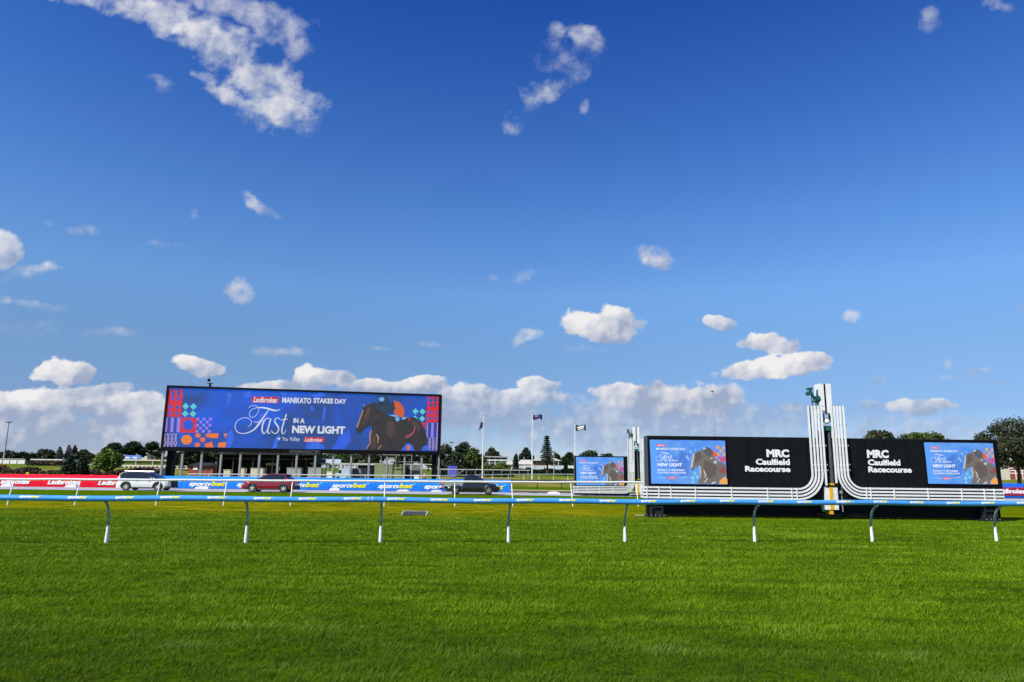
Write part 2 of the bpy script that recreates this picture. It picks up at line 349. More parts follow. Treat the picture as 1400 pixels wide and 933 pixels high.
# ------------------------------------------------------------------ ground
def ground_material():
    m = bpy.data.materials.new('turf'); m.use_nodes = True; t = m.node_tree; b = t.nodes['Principled BSDF']; L = t.links.new
    b.inputs['Roughness'].default_value = 1.0; b.inputs['Specular IOR Level'].default_value = 0.0
    geo = t.nodes.new('ShaderNodeNewGeometry'); sep = t.nodes.new('ShaderNodeSeparateXYZ'); L(geo.outputs['Position'], sep.inputs[0])
    def ma(op_, a, b_, c=None):
        n = t.nodes.new('ShaderNodeMath'); n.operation = op_
        for i, q in enumerate((a, b_, c)):
            if q is None: continue
            if isinstance(q, (int, float)): n.inputs[i].default_value = q
            else: L(q, n.inputs[i])
        return n.outputs[0]
    def noise(scale, det=4, stretch=(1, 1, 1)):
        mp = t.nodes.new('ShaderNodeMapping'); mp.inputs['Scale'].default_value = stretch; L(geo.outputs['Position'], mp.inputs[0])
        n = t.nodes.new('ShaderNodeTexNoise'); n.inputs['Scale'].default_value = scale; n.inputs['Detail'].default_value = det; n.inputs['Roughness'].default_value = .65
        L(mp.outputs[0], n.inputs['Vector']); return n.outputs['Fac']
    def mix(f, a, b_):
        n = t.nodes.new('ShaderNodeMix'); n.data_type = 'RGBA'
        for s, q in (('Factor', f), ('A', a), ('B', b_)):
            if isinstance(q, (int, float)): n.inputs[s].default_value = q
            elif isinstance(q, tuple): n.inputs[s].default_value = (*q, 1)
            else: L(q, n.inputs[s])
        return n.outputs['Result']
    def rng_(x, a, b_):
        n = t.nodes.new('ShaderNodeMapRange'); n.interpolation_type = 'SMOOTHSTEP'; n.inputs[1].default_value = a; n.inputs[2].default_value = b_; L(x, n.inputs[0]); return n.outputs[0]
    T = ma('MULTIPLY_ADD', sep.outputs['X'], -0.10, sep.outputs['Y'])
    wob = noise(0.35, 4, (1, 1, 1)); Tw = ma('MULTIPLY_ADD', ma('SUBTRACT', wob, .5), 2.2, T)
    fine = noise(14, 6, (1, .6, 1)); mid = noise(1.6, 5, (1, .45, 1)); big = noise(.22, 4, (1, .5, 1))
    base = mix(rng_(fine, .38, .62), GR['dark'], GR['light'])
    base = mix(ma('MULTIPLY', rng_(mid, .45, .7), .5), base, GR['fresh'])
    # mown strips across the course and drier patches
    strip = t.nodes.new('ShaderNodeMath'); strip.operation = 'SINE'; L(ma('MULTIPLY', T, 1.9), strip.inputs[0])
    base = mix(ma('MULTIPLY', rng_(strip.outputs[0], -.5, .8), .16), base, GR['fresh'])
    base = mix(ma('MULTIPLY', rng_(big, .5, .68), .4), base, GR['dry1'])
    bright = mix(rng_(fine, .35, .65), GR['b1'], GR['b2'])
    bright = mix(ma('MULTIPLY', rng_(noise(3.2, 6, (.5, 1.1, 1)), .46, .60), .6), bright, GR['dark'])
    base = mix(ma('MULTIPLY', rng_(Tw, 12, 24), .85), base, bright)
    yel = mix(rng_(noise(5.5, 7, (.30, 1.0, 1)), .42, .60), GR['y1'], GR['y2']); yel = mix(ma('MULTIPLY', rng_(noise(1.3, 6, (.3, 1.0, 1)), .48, .60), .85), yel, GR['b1']); yel = mix(ma('MULTIPLY', rng_(big, .4, .7), .5), yel, GR['b1'])
    f = ma('MULTIPLY', rng_(Tw, 29.2, 30.6), ma('SUBTRACT', 1.0, rng_(Tw, 42, 47)))
    f = ma('MULTIPLY', f, ma('SUBTRACT', 1.0, ma('MULTIPLY', rng_(sep.outputs['X'], 0, 14), .55)))
    base = mix(f, base, yel)
    base = mix(ma('MULTIPLY', rng_(noise(6.5, 7, (.8, 1.3, 1)), .47, .60), .55), base, GR['dark'])
    # beyond the road: rough paddocks
    pad = mix(rng_(noise(.12, 5, (1, .3, 1)), .4, .6), GR['p1'], GR['p2'])
    far = ma('MULTIPLY', rng_(sep.outputs['Y'], 96, 104), 1.0)
    base = mix(far, base, pad)
    grn = ma('MULTIPLY', rng_(sep.outputs['Y'], 165, 180), rng_(noise(.03, 3, (1, .2, 1)), .35, .55))
    base = mix(grn, base, GR['far'])
    L(base, b.inputs['Base Color'])
    bp = t.nodes.new('ShaderNodeBump'); bp.inputs['Strength'].default_value = 0.9; bp.inputs['Distance'].default_value = 0.05
    L(noise(22, 5), bp.inputs['Height']); L(bp.outputs[0], b.inputs['Normal'])
    return m
GR = dict(dark=(.034, .078, .001), light=(.078, .165, .003), fresh=(.105, .19, .003), dry1=(.095, .115, .004), b1=(.062, .135, .0005), b2=(.125, .215, .001),
          y1=(.19, .18, .002), y2=(.42, .33, .014), p1=(.24, .215, .045), p2=(.13, .15, .03), far=(.11, .17, .015))
def build_ground():
    xs = np.concatenate([-np.geomspace(5000, 130, 22), np.arange(-126, 127, 3.0), np.geomspace(130, 5000, 22)])
    ys = np.concatenate([np.arange(-40, 60, 2.0), np.arange(60, 300, 4.0), np.geomspace(300, 5600, 24)])
    Xg, Yg = np.meshgrid(xs, ys); Zg = gz(Xg, Yg) ; P = np.stack([Xg, Yg, Zg], -1).reshape(-1, 3); nr, nc = Xg.shape
    idx = np.arange(nr * nc).reshape(nr, nc); q = np.stack([idx[:-1, :-1], idx[:-1, 1:], idx[1:, 1:], idx[1:, :-1]], -1).reshape(-1, 4)
    me = bpy.data.meshes.new('ground'); me.from_pydata(P.tolist(), [], q.tolist()); me.polygons.foreach_set('use_smooth', [True] * len(me.polygons)); me.materials.append(ground_material())
    o = bpy.data.objects.new('ground', me); COL.objects.link(o); struct(o)
build_ground()
def strip_sheet(name, y0f, y1f, x0, x1, m, lift=0.02, n=60, nz=6):
    b = MB(); xs = np.linspace(x0, x1, n); vs = []; fs = []
    for i, x in enumerate(xs):
        for j in range(nz):
            y = y0f(x) + (y1f(x) - y0f(x)) * j / (nz - 1); vs.append((x, y, float(gz(x, y)) + lift))
    for i in range(n - 1):
        for j in range(nz - 1): a = i * nz + j; fs.append((a, a + nz, a + nz + 1, a + 1))
    b.add(vs, fs); o = b.build(name, m); struct(o); return o
asph = mat('road_surface', (.40, .38, .40), .9, vary=.12, scale=.6, bump=.3, bscale=12)
strip_sheet('road', lambda x: 66.0, lambda x: 73.5, -110, 110, asph, .020)
strip_sheet('road_edge', lambda x: 65.5, lambda x: 66.0, -110, 110, mat('edge_paint', (.78, .77, .72), .7), .030, nz=2)
strip_sheet('earth_verge', lambda x: 76.5, lambda x: 80.5, -20, 34, mat('bare_earth', (.12, .075, .045), .95, vary=.3, bump=.5), .024)
strip_sheet('sand_path', lambda x: 81, lambda x: 84.5, -20, 34, mat('sand', (.46, .38, .20), .95, vary=.15, bump=.4), .024)

# short grass blades in front of the camera
def build_grass():
    n = 900000
    Y = 5.6 + (33 - 5.6) * rng.random(n) ** 1.45; halfw = Y * 0.80 + 1.0
    Xp = (rng.random(n) * 2 - 1) * halfw
    tuft = vnoise(Xp * 5, Y * 5, 5); tuft2 = vnoise(Xp * 1.1, Y * 1.6, 9)
    keep = rng.random(n) < (0.45 + 0.75 * tuft); Xp, Y, tuft, tuft2 = Xp[keep], Y[keep], tuft[keep], tuft2[keep]; n = len(Xp)
    h = (0.026 + 0.030 * rng.random(n)) * (0.7 + 0.6 * tuft) * (0.85 + 0.4 * tuft2); w = (0.0019 + 0.0018 * rng.random(n)) * np.clip(Y / 7.5, 1, 4.2); h = h * (1 - .5 * sstep(24, 33, Y)); row = vnoise(Xp * .55 + 9, Y * 4.5, 61) * .6 + vnoise(Xp * 1.7, Y * 11, 62) * .4; h = h * (.45 + 1.1 * row)
    th = rng.random(n) * 2 * np.pi; lean = 0.5 + 0.9 * rng.random(n); ld = rng.random(n) * 2 * np.pi
    ld = np.where(rng.random(n) < .55, 0.6 + rng.normal(0, .6, n), ld)
    bx, by = np.cos(th) * w, np.sin(th) * w; lx, ly = np.cos(ld) * lean * h, np.sin(ld) * lean * h
    Zg = np.zeros(n) - 0.004
    P = np.empty((n, 5, 3)); P[:, 0] = np.stack([Xp - bx, Y - by, Zg], -1); P[:, 1] = np.stack([Xp + bx, Y + by, Zg], -1)
    P[:, 2] = np.stack([Xp + bx * .75 + lx * .35, Y + by * .75 + ly * .35, Zg + h * .6], -1); P[:, 3] = np.stack([Xp - bx * .75 + lx * .35, Y - by * .75 + ly * .35, Zg + h * .6], -1)
    P[:, 4] = np.stack([Xp + lx, Y + ly, Zg + h], -1)
    base = np.arange(n)[:, None] * 5; q = (base + np.array([[0, 1, 2, 3]])); tr = (base + np.array([[3, 2, 4]]))
    loops = np.concatenate([q, tr], 1).ravel().astype(np.int32); me = bpy.data.meshes.new('grass')
    me.vertices.add(n * 5); me.vertices.foreach_set('co', P.ravel()); me.loops.add(len(loops)); me.loops.foreach_set('vertex_index', loops)
    me.polygons.add(2 * n); st = (np.arange(n)[:, None] * 7 + np.array([[0, 4]])).ravel().astype(np.int32); me.polygons.foreach_set('loop_start', st); me.update()
    a = me.attributes.new('tone', 'FLOAT', 'POINT'); tone = np.repeat(np.clip(rng.random(n) * .62 + tuft2 * .22 + (row - .35) * .5, 0, 1.1), 5); a.data.foreach_set('value', tone.astype(np.float32))
    m = bpy.data.materials.new('grass_blades'); m.use_nodes = True; t = m.node_tree; b = t.nodes['Principled BSDF']; L = t.links.new
    b.inputs['Roughness'].default_value = .55; b.inputs['Specular IOR Level'].default_value = .10
    at_ = t.nodes.new('ShaderNodeAttribute'); at_.attribute_name = 'tone'; cr = t.nodes.new('ShaderNodeValToRGB')
    cr.color_ramp.elements[0].color = (*BL[0], 1); cr.color_ramp.elements[1].color = (*BL[1], 1); cr.color_ramp.elements[1].position = .85
    e = cr.color_ramp.elements.new(.97); e.color = (*BL[2], 1)
    geo = t.nodes.new('ShaderNodeNewGeometry'); nz = t.nodes.new('ShaderNodeTexNoise'); nz.inputs['Scale'].default_value = .5; nz.inputs['Detail'].default_value = 4; L(geo.outputs['Position'], nz.inputs['Vector'])
    mr = t.nodes.new('ShaderNodeMapRange'); mr.inputs[1].default_value = .45; mr.inputs[2].default_value = .7; mr.inputs[4].default_value = .45; L(nz.outputs['Fac'], mr.inputs[0])
    mx = t.nodes.new('ShaderNodeMix'); mx.data_type = 'RGBA'; L(mr.outputs[0], mx.inputs['Factor']); L(cr.outputs[0], mx.inputs['A']); mx.inputs['B'].default_value = (.12, .18, .003, 1)
    # blades nearest the camera are tinted darker and bluer, with a wavy edge
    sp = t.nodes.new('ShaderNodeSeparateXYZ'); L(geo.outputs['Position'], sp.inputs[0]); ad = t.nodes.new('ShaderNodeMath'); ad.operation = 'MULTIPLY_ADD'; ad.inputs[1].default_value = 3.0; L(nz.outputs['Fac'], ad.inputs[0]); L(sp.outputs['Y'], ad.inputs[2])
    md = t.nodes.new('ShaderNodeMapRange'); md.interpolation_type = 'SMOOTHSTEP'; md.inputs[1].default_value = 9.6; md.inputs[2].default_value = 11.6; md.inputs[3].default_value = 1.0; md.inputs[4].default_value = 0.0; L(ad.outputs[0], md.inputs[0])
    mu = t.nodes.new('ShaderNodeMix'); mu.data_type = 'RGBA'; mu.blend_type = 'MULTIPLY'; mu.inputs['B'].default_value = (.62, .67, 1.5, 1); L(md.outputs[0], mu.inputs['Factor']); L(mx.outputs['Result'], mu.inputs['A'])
    mp = t.nodes.new('ShaderNodeMapping'); mp.inputs['Scale'].default_value = (.22, 1.25, 1); mp.inputs['Rotation'].default_value = (0, 0, .06); L(geo.outputs['Position'], mp.inputs[0])
    ns = t.nodes.new('ShaderNodeTexNoise'); ns.inputs['Scale'].default_value = 1.5; ns.inputs['Detail'].default_value = 7; ns.inputs['Roughness'].default_value = .72; L(mp.outputs[0], ns.inputs['Vector'])
    m2 = t.nodes.new('ShaderNodeMapRange'); m2.inputs[1].default_value = .32; m2.inputs[2].default_value = .68; m2.inputs[3].default_value = -.30; m2.inputs[4].default_value = .20; L(ns.outputs['Fac'], m2.inputs[0])
    a2 = t.nodes.new('ShaderNodeMath'); L(at_.outputs['Fac'], a2.inputs[0]); L(m2.outputs[0], a2.inputs[1])
    L(a2.outputs[0], cr.inputs[0]); L(mu.outputs['Result'], b.inputs['Base Color'])
    trn = t.nodes.new('ShaderNodeBsdfTranslucent'); L(mu.outputs['Result'], trn.inputs[0]); ms = t.nodes.new('ShaderNodeMixShader'); ms.inputs[0].default_value = .3
    L(b.outputs[0], ms.inputs[1]); L(trn.outputs[0], ms.inputs[2]); L(ms.outputs[0], t.nodes['Material Output'].inputs[0])
    me.materials.append(m); o = bpy.data.objects.new('grass', me); COL.objects.link(o); stuff(o)
BL = [(.018, .052, .001), (.21, .36, .004), (.28, .43, .05)]
build_grass()
# ================================================================== materials of the built things
M_white = mat('white_plastic', (.80, .80, .78), .35, vary=.05, scale=2, coat=.2)
M_whitew = mat('worn_white_paint', (.76, .75, .71), .5, vary=.10, scale=4)
M_steel = mat('galvanised_steel', (.20, .235, .22), .5, .35, vary=.2, scale=6)
M_postg = mat('grey_green_post', (.33, .38, .36), .55, .0, vary=.15, scale=6)
M_blue = mat('blue_rail_cover', (.07, .34, .80), .22, vary=.07, scale=2, coat=.6)
M_blueb = mat('blue_banner', (.015, .215, .86), .8, vary=.08, scale=1, spec=.15)
M_blued = mat('dark_blue_banner', (.008, .10, .50), .8, vary=.08, scale=1, spec=.15)
M_redb = mat('red_banner', (.86, .006, .030), .8, vary=.08, scale=1, spec=.15)
M_redd = mat('crimson_banner', (.35, .010, .035), .5, vary=.08, scale=1)
M_black = mat('black_panel', (.006, .0065, .008), .6, vary=.25, scale=1.5, spec=.15)
M_frame = mat('black_frame', (.004, .004, .005), .6, vary=.2, spec=.15)
M_slate = mat('slate_side', (.045, .055, .065), .5, vary=.15)
M_text = mat('white_letter', (.85, .85, .85), .5, vary=.02)
M_yel = mat('yellow_letter', (.80, .74, .01), .5, vary=.03)
M_aqua = mat('aqua_mark', (.25, .85, .80), .5, vary=.03)
M_grey_t = mat('grey_letter', (.55, .55, .55), .5, vary=.02)
M_gold = mat('yellow_paint', (.80, .42, .01), .45, vary=.05)
M_foot = mat('dark_foot', (.016, .018, .02), .7, vary=.2, spec=.2)
M_green = mat('green_enamel', (.008, .095, .06), .4, vary=.15, coat=.3)
M_dark = mat('dark_rubber', (.012, .012, .012), .8, vary=.2)
M_alu = mat('aluminium', (.50, .51, .50), .35, .6, vary=.1)
M_conc = mat('concrete', (.34, .33, .30), .9, vary=.15, scale=2, bump=.3)
M_legs = mat('grey_column', (.33, .34, .34), .6, vary=.08, scale=1)

# ================================================================== near blue running rail
def sportsbet(parent, p0, p1, y, zc, h, wrap=None, name='lettering'):
    """the word in white and yellow, from x p0 to p1; wrapped on a tube when wrap=(radius, axis point function)"""
    b = MB(); w = p1 - p0
    text_on(b, 'sports', p0, p0 + .58 * w, zc - h * .5, zc + h * .40, y, .035, .28, .92, 0)
    text_on(b, 'bet', p0 + .565 * w, p0 + .93 * w, zc - h * .30, zc + h * .48, y, .035, .28, .92, 1)
    b.add([(p0 + .935 * w, y, zc + .28 * h), (p0 + .97 * w, y, zc + .28 * h), (p0 + 1.0 * w, y, zc + .55 * h), (p0 + .955 * w, y, zc + .55 * h)], [(0, 1, 2, 3)], 2)
    return b
rail_foot = [(-34, 742), (150, 742.5), (338, 742.5), (520, 742.5), (695, 743.5), (857, 743.5), (1033, 742), (1191, 741), (1356, 740), (1515, 738.5)]
feet = [ground(u, v) for u, v in rail_foot]
# a straight line through the feet keeps the rail straight
fx = np.array([p.x for p in feet]); fy = np.array([p.y for p in feet]); ka, kb = np.polyfit(fx[1:9], fy[1:9], 1)
ang = math.atan(ka); RH = 1.165
rail = thing('running_rail', 'sky blue running rail on curved posts crossing the front of the turf', 'rail', (feet[1].x, ka * feet[1].x + kb, 0))
per = Vector((math.sin(ang), -math.cos(ang), 0)); along = Vector((math.cos(ang), math.sin(ang), 0))
def on_line(x): return Vector((x, ka * x + kb, 0))
RR = 0.074
sag = lambda x: RH + 0.010 * math.sin(x * 1.3) - 0.006 * math.sin(x * .37 + 1)
def rail_pt(x): p = on_line(x) + per * .36; return Vector((p.x, p.y, sag(x)))
joints = [-60.0, X(502, 685, fy[3] - .3), X(1183, 690, 19.6), 60.0]
for i in range(3):
    b = MB(); n = 60; x0, x1 = joints[i] + .012, joints[i + 1] - .012
    b.tube([rail_pt(x0 + (x1 - x0) * k / n) for k in range(n + 1)], RR, 20); smooth_by_angle(b.build('rail_tube', M_blue, rail))
for j in joints[1:3]:
    b = MB(); b.tube([rail_pt(j - .05), rail_pt(j + .05)], RR * .93, 18); b.build('joint_sleeve', M_white, rail)
    b = MB(); b.tube([rail_pt(j + .10), rail_pt(j + .115)], RR * 1.02, 18); b.build('joint_clip', M_whitew, rail)
b = MB()
for du in (.28, .36): b.tube([rail_pt(joints[2] + du), rail_pt(joints[2] + du + .012)], RR * 1.015, 18)
b.build('joint_clip', mat('pink_tape', (.55, .35, .45), .6), rail)
for k, p in enumerate(feet):
    q = on_line(p.x)
    pts = [q + Vector((0, 0, z)) + per * d for z, d in ((-.05, .0), (.3, -.01), (.55, .0), (.72, .03), (.88, .10), (1.0, .20), (1.09, .31))]
    b = MB(); b.tube(pts, .033, 10); post = smooth_by_angle(b.build('post', M_postg, rail))
    b = MB(); b.tube([q + Vector((0, 0, z)) + per * d for z, d in ((-.03, .008), (.2, .004), (.30, .0), (.46, -.002))], [.050, .047, .042, .040], 10); smooth_by_angle(b.build('ground_sleeve', M_white, post))
    b = MB(); b.tube([q + along * .03 + Vector((0, 0, .10)), q + along * .10 + Vector((0, 0, .09))], .012, 6); b.build('anchor_pin', M_alu, post)
    b = MB(); b.tube([q + per * .30 + Vector((0, 0, 1.07)), q + per * .37 + Vector((0, 0, 1.12))], .05, 10); b.build('rail_bracket', M_postg, post)
logo_u = [(-38, -12), (27, 54), (93, 119), (158, 183), (219, 246), (283, 309), (346, 371), (407, 432), (468, 494), (527, 553), (586, 612), (645, 671), (703, 728), (761, 786), (816, 841), (873, 896), (927, 950), (981, 1004), (1034, 1058), (1088, 1111), (1142, 1165), (1194, 1216), (1245, 1267), (1296, 1318), (1345, 1367), (1395, 1417)]
def wrap_logo(xa, xb):
    h = .100; b = sportsbet(None, 0, xb - xa, 0, 0, h)
    bm = bmesh.new(); vs = [bm.verts.new(v) for v in b.v]
    for f, mi in zip(b.f, b.mi):
        try: bm.faces.new([vs[i] for i in f]).material_index = mi
        except ValueError: pass
    for k in range(-3, 4):
        bmesh.ops.bisect_plane(bm, geom=bm.verts[:] + bm.edges[:] + bm.faces[:], plane_co=(0, 0, k * h / 6), plane_no=(0, 0, 1))
    me = bpy.data.meshes.new('lettering'); r = RR + .0025; base = rail.location
    for v in bm.verts:
        a = R(24) + v.co.z / RR; c = rail_pt(xa + v.co.x); q = c + per * (math.cos(a) * r) + Vector((0, 0, math.sin(a) * r)) - base
        v.co = q
    bm.to_mesh(me); bm.free()
    for m in (M_text, M_yel, M_aqua): me.materials.append(m)
    o = bpy.data.objects.new('lettering', me); COL.objects.link(o); o.parent = rail
for u0, u1 in logo_u:
    yy = on_line(X((u0 + u1) / 2, 685, 18)).y - .35
    xa, xb = X(u0, 685, yy), X(u1, 685, yy)
    wrap_logo(xa, xb)

# ================================================================== white running rail behind it
wf = [(-60, 690.5), (17, 690.5), (104, 691), (206.5, 692), (298, 692.5), (395, 692), (525, 692), (622.5, 691.8), (701, 692.3), (783, 692.5), (872, 692.5)]
wfeet = [ground(u, v) for u, v in wf]; wx = [p.x for p in wfeet]; wy = [p.y for p in wfeet]; wa, wb = np.polyfit(wx, wy, 1)
w2 = thing('running_rail', 'plain white running rail on thin slanting white posts beyond the sky blue rail', 'rail', (wx[5], wa * wx[5] + wb, 0))
wper = Vector((-math.sin(math.atan(wa)), math.cos(math.atan(wa)), 0)) * .42
wtop = [(-60, 655.3), (17, 655.3), (104, 655.6), (206, 656), (298, 657), (395, 657.2), (450, 658.3), (525, 658.6), (622, 658.2), (701, 659.4), (783, 659.6), (872, 659.8)]
def wrail_pt(u, v): yy = wa * X(u, v, 36) + wb + wper.y; return at(u, v, yy)
tp = [wrail_pt(u, v) for u, v in wtop]
xx = [p.x for p in tp]; zz = np.polyval(np.polyfit(xx, [p.z for p in tp], 3), xx)
fp = []
for i in range(len(tp) - 1):
    for k in range(6):
        t = k / 6; x = xx[i] * (1 - t) + xx[i + 1] * t; fp.append(Vector((x, wa * x + wb + wper.y, zz[i] * (1 - t) + zz[i + 1] * t + .006 * math.sin(x * 2.1))))
fp.append(Vector((xx[-1] + .25, wa * xx[-1] + wb + wper.y, zz[-1])))
b = MB(); b.tube(fp, .062, 14); smooth_by_angle(b.build('rail_tube', M_white, w2))
for p in wfeet:
    q = Vector((p.x, wa * p.x + wb, 0)); zt = float(np.interp(p.x, xx, zz))
    b = MB(); b.tube([q + Vector((0, 0, -.03)), q + wper * .28 + Vector((0, 0, zt * .4)), q + wper * .85 + Vector((0, 0, zt * .85)), q + wper + Vector((0, 0, zt - .03))], .029, 8); post = smooth_by_angle(b.build('post', M_white, w2))

# drain cover on the turf
pD = ground(567, 704.5); d = thing('drain_box', 'low grey drain box with a white border set in the turf between the rails', 'drain', (pD.x, pD.y, 0))
x0, x1 = X(551.5, 705, pD.y), X(583, 705, pD.y)
b = MB(); b.add([(x0, pD.y - .22, .02), (x1, pD.y - .22, .02), (x1, pD.y + .22, .15), (x0, pD.y + .22, .15)], [(0, 1, 2, 3)]); b.build('grate_plate', mat('drain_grey', (.065, .07, .075), .8, .0, vary=.25, scale=9, spec=.1), d)
for k in range(9): xq = x0 + (x1 - x0) * (k + .5) / 9; b = MB(); b.add([(xq - .012, pD.y - .22, .026), (xq + .012, pD.y - .22, .026), (xq + .012, pD.y + .22, .156), (xq - .012, pD.y + .22, .156)], [(0, 1, 2, 3)]); b.build('grate_bar', mat('drain_bar', (.03, .03, .035), .8, spec=.1), d)
M_kerb = mat('weathered_kerb', (.42, .43, .38), .8, vary=.2, scale=6)
for a0, a1 in ((x0 - .045, x0), (x1, x1 + .045)):
    b = MB(); c0, c1 = -.36, .26; b.add([(a0, pD.y + c0, 0.0), (a1, pD.y + c0, 0.0), (a1, pD.y + c0, .03), (a0, pD.y + c0, .03), (a0, pD.y + c1, 0), (a1, pD.y + c1, 0), (a1, pD.y + c1, .18), (a0, pD.y + c1, .18)], [(0, 1, 2, 3), (4, 7, 6, 5), (3, 2, 6, 7), (0, 3, 7, 4), (1, 5, 6, 2)]); b.build('side_kerb', M_kerb, d)
b = MB(); b.box(x0, x1, pD.y + .222, pD.y + .26, 0, .165); b.build('back_kerb', M_kerb, d)

# ================================================================== the advert picture (horse and rider), drawn once in picture pixels
HORSE = [(245,260),(270,290),(330,260),(395,230),(430,260),(440,330),(560,400),(640,420),(700,470),(760,430),(850,425),(920,440),(975,490),(1010,560),(1050,620),(1065,720),(1050,790),(1000,800),(985,850),(900,850),(880,790),(840,750),(790,770),(730,850),(280,850),(330,770),(330,680),(360,580),(350,530),(290,560),(240,590),(225,630),(175,625),(150,580),(180,520),(205,460),(205,400),(240,330)]
F_STROKES = [([(250,272),(275,250),(315,243),(350,262),(360,300),(335,350),(295,378),(262,365),(258,325),(290,285),(350,267)], 6),
             ([(345,268),(400,268),(460,278),(520,297),(565,300),(605,288)], [8,18,20,20,14,4]),
             ([(475,292),(440,340),(395,405),(350,470),(300,520),(240,550),(175,560),(118,540),(95,490),(105,440),(145,400),(200,382),(250,392),(278,425),(270,460),(238,486)], [6,14,18,20,16,12,9,8,8,7,7,7,7,7,7,5]),
             ([(305,428),(340,432),(375,422),(412,418)], 8)]
A_STROKES = [([(492,398),(465,388),(432,405),(408,450),(398,505),(405,548),(425,560),(455,520),(480,460),(497,395)], [6,9,12,16,17,14,9,6,7,8]), ([(497,392),(478,460),(463,520),(465,555),(485,555),(510,520)], [14,15,15,12,7,4]),
             ([(600,402),(580,385),(550,395),(540,425),(562,460),(584,495),(578,535),(550,560),(520,550),(512,535)], [6,9,10,14,17,16,13,10,8,8]),
             ([(672,340),(655,395),(632,470),(620,530),(630,562),(652,550),(668,515)], [14,15,15,15,11,7,4]), ([(608,408),(645,402),(688,398)], 8)]
EPS = [0]
def art_layer(panel_y):
    EPS[0] += 1; return panel_y - .006 * EPS[0]

# ================================================================== big video board
def line_y(u, u0, y0, u1, y1):              # depth of a board whose left and right ends stand at y0 and y1
    x0, x1 = X(u0, 600, y0), X(u1, 600, y1)
    d = ray(u, 600); k = (y1 - y0) / (x1 - x0)
    t = (y0 - k * x0) / (d.y - k * d.x); return d.y * t, k
BY0, BY1 = 104.0, 112.5
bx0, bx1 = X(224, 575, BY0), X(602, 580, BY1); bk = (BY1 - BY0) / (bx1 - bx0)
def onboard(u, v, off=0.0):
    d = ray(u, v); t = (BY0 - bk * bx0 - off) / (d.y - bk * d.x); return CAM + d * t
class BoardArt(MB):                         # takes x as distance along the board; rotated when built
    def build_on(s, name, mats, parent):
        s.v = [(bx0 + a * cb, BY0 + a * sb + (y), z) if True else None for a, y, z in s.v]; return s.build(name, mats, parent)
cb, sb = math.cos(math.atan(bk)), math.sin(math.atan(bk))
def ub(u, v, off=0.0):                      # pixel to (distance along the board, height)
    p = onboard(u, v, off); return ((p.x - bx0) / cb, p.z)
big = thing('video_board', 'huge wide video board on grey columns showing a racehorse and racing lettering', 'video screen', (bx0, BY0, float(gz(0, BY0))))
W0, ztopL = ub(228.5, 529.2); W1, ztopR = ub(604, 541.5)
WL, zbL = ub(221, 613.0); _, zbB = ub(221, 618.0)
W0 = ub(224.5, 573)[0]; W1 = ub(601.7, 580)[0]; zt_ = (ub(228.5, 528.3)[1] + ub(604, 539.5)[1]) / 2; zb_ = (ub(221, 612.8)[1] + ub(600, 616.6)[1]) / 2
fr = .42
b = BoardArt(); b.box(W0 - .05, W1 + .05, .05, 1.6, zb_ - .55, zt_ + .05); b.build_on('cabinet', M_frame, big)
b = BoardArt()
b.box(W0 - .06, W1 + .06, -.12, .05, zt_ - .28, zt_ + .06); b.box(W0 - .06, W1 + .06, -.12, .05, zb_ - .56, zb_ + .05)
b.box(W0 - .06, W0 + .30, -.12, .05, zb_ + .05, zt_ - .28); b.box(W1 - .30, W1 + .06, -.12, .05, zb_ + .05, zt_ - .28); b.build_on('frame', M_frame, big)
S_blue = screen('led_blue', srgb(6, 84, 212), 1.0, srgb(26, 66, 138), .09, (1, 1, 1.3), 6, .32, .54)
b = BoardArt(); b.add([(W0 + .28, .02, zb_ + .03), (W1 - .28, .02, zb_ + .03), (W1 - .28, .02, zt_ - .26), (W0 + .28, .02, zt_ - .26)], [(0, 1, 2, 3)]); scr = b.build_on('screen', S_blue, big)
SC = dict(red=screen('led_red', srgb(205, 30, 45), 1), teal=screen('led_teal', srgb(85, 195, 205), 1), violet=screen('led_violet', srgb(150, 120, 225), 1), orange=screen('led_orange', srgb(225, 130, 20), 1, srgb(235, 90, 30), .6), white=screen('led_white', srgb(205, 212, 225), 1),
          black=screen('led_black', srgb(46, 42, 40), 1, srgb(36, 30, 30), .5), tan=screen('led_tan', srgb(165, 125, 95), 1), helmet=screen('led_helmet', srgb(30, 50, 70), 1), sky=screen('led_sky', srgb(105, 165, 215), 1), orj=screen('led_rust', srgb(200, 85, 30), 1),
          badge=screen('led_badge', srgb(190, 30, 55), 1), pink=screen('led_pink', srgb(150, 60, 75), 1), deep=screen('led_deep', srgb(22, 80, 205), 1), haze1=screen('led_haze', srgb(30, 84, 215), 1, srgb(48, 105, 225), .3, (1, 1, 1), 5), mauve=screen('led_mauve', srgb(150, 135, 190), 1), mid=screen('led_mid', srgb(50, 95, 215), 1), glow=screen('led_glow', srgb(40, 110, 225), 1), grey=screen('led_brown', srgb(100, 92, 84), 1))
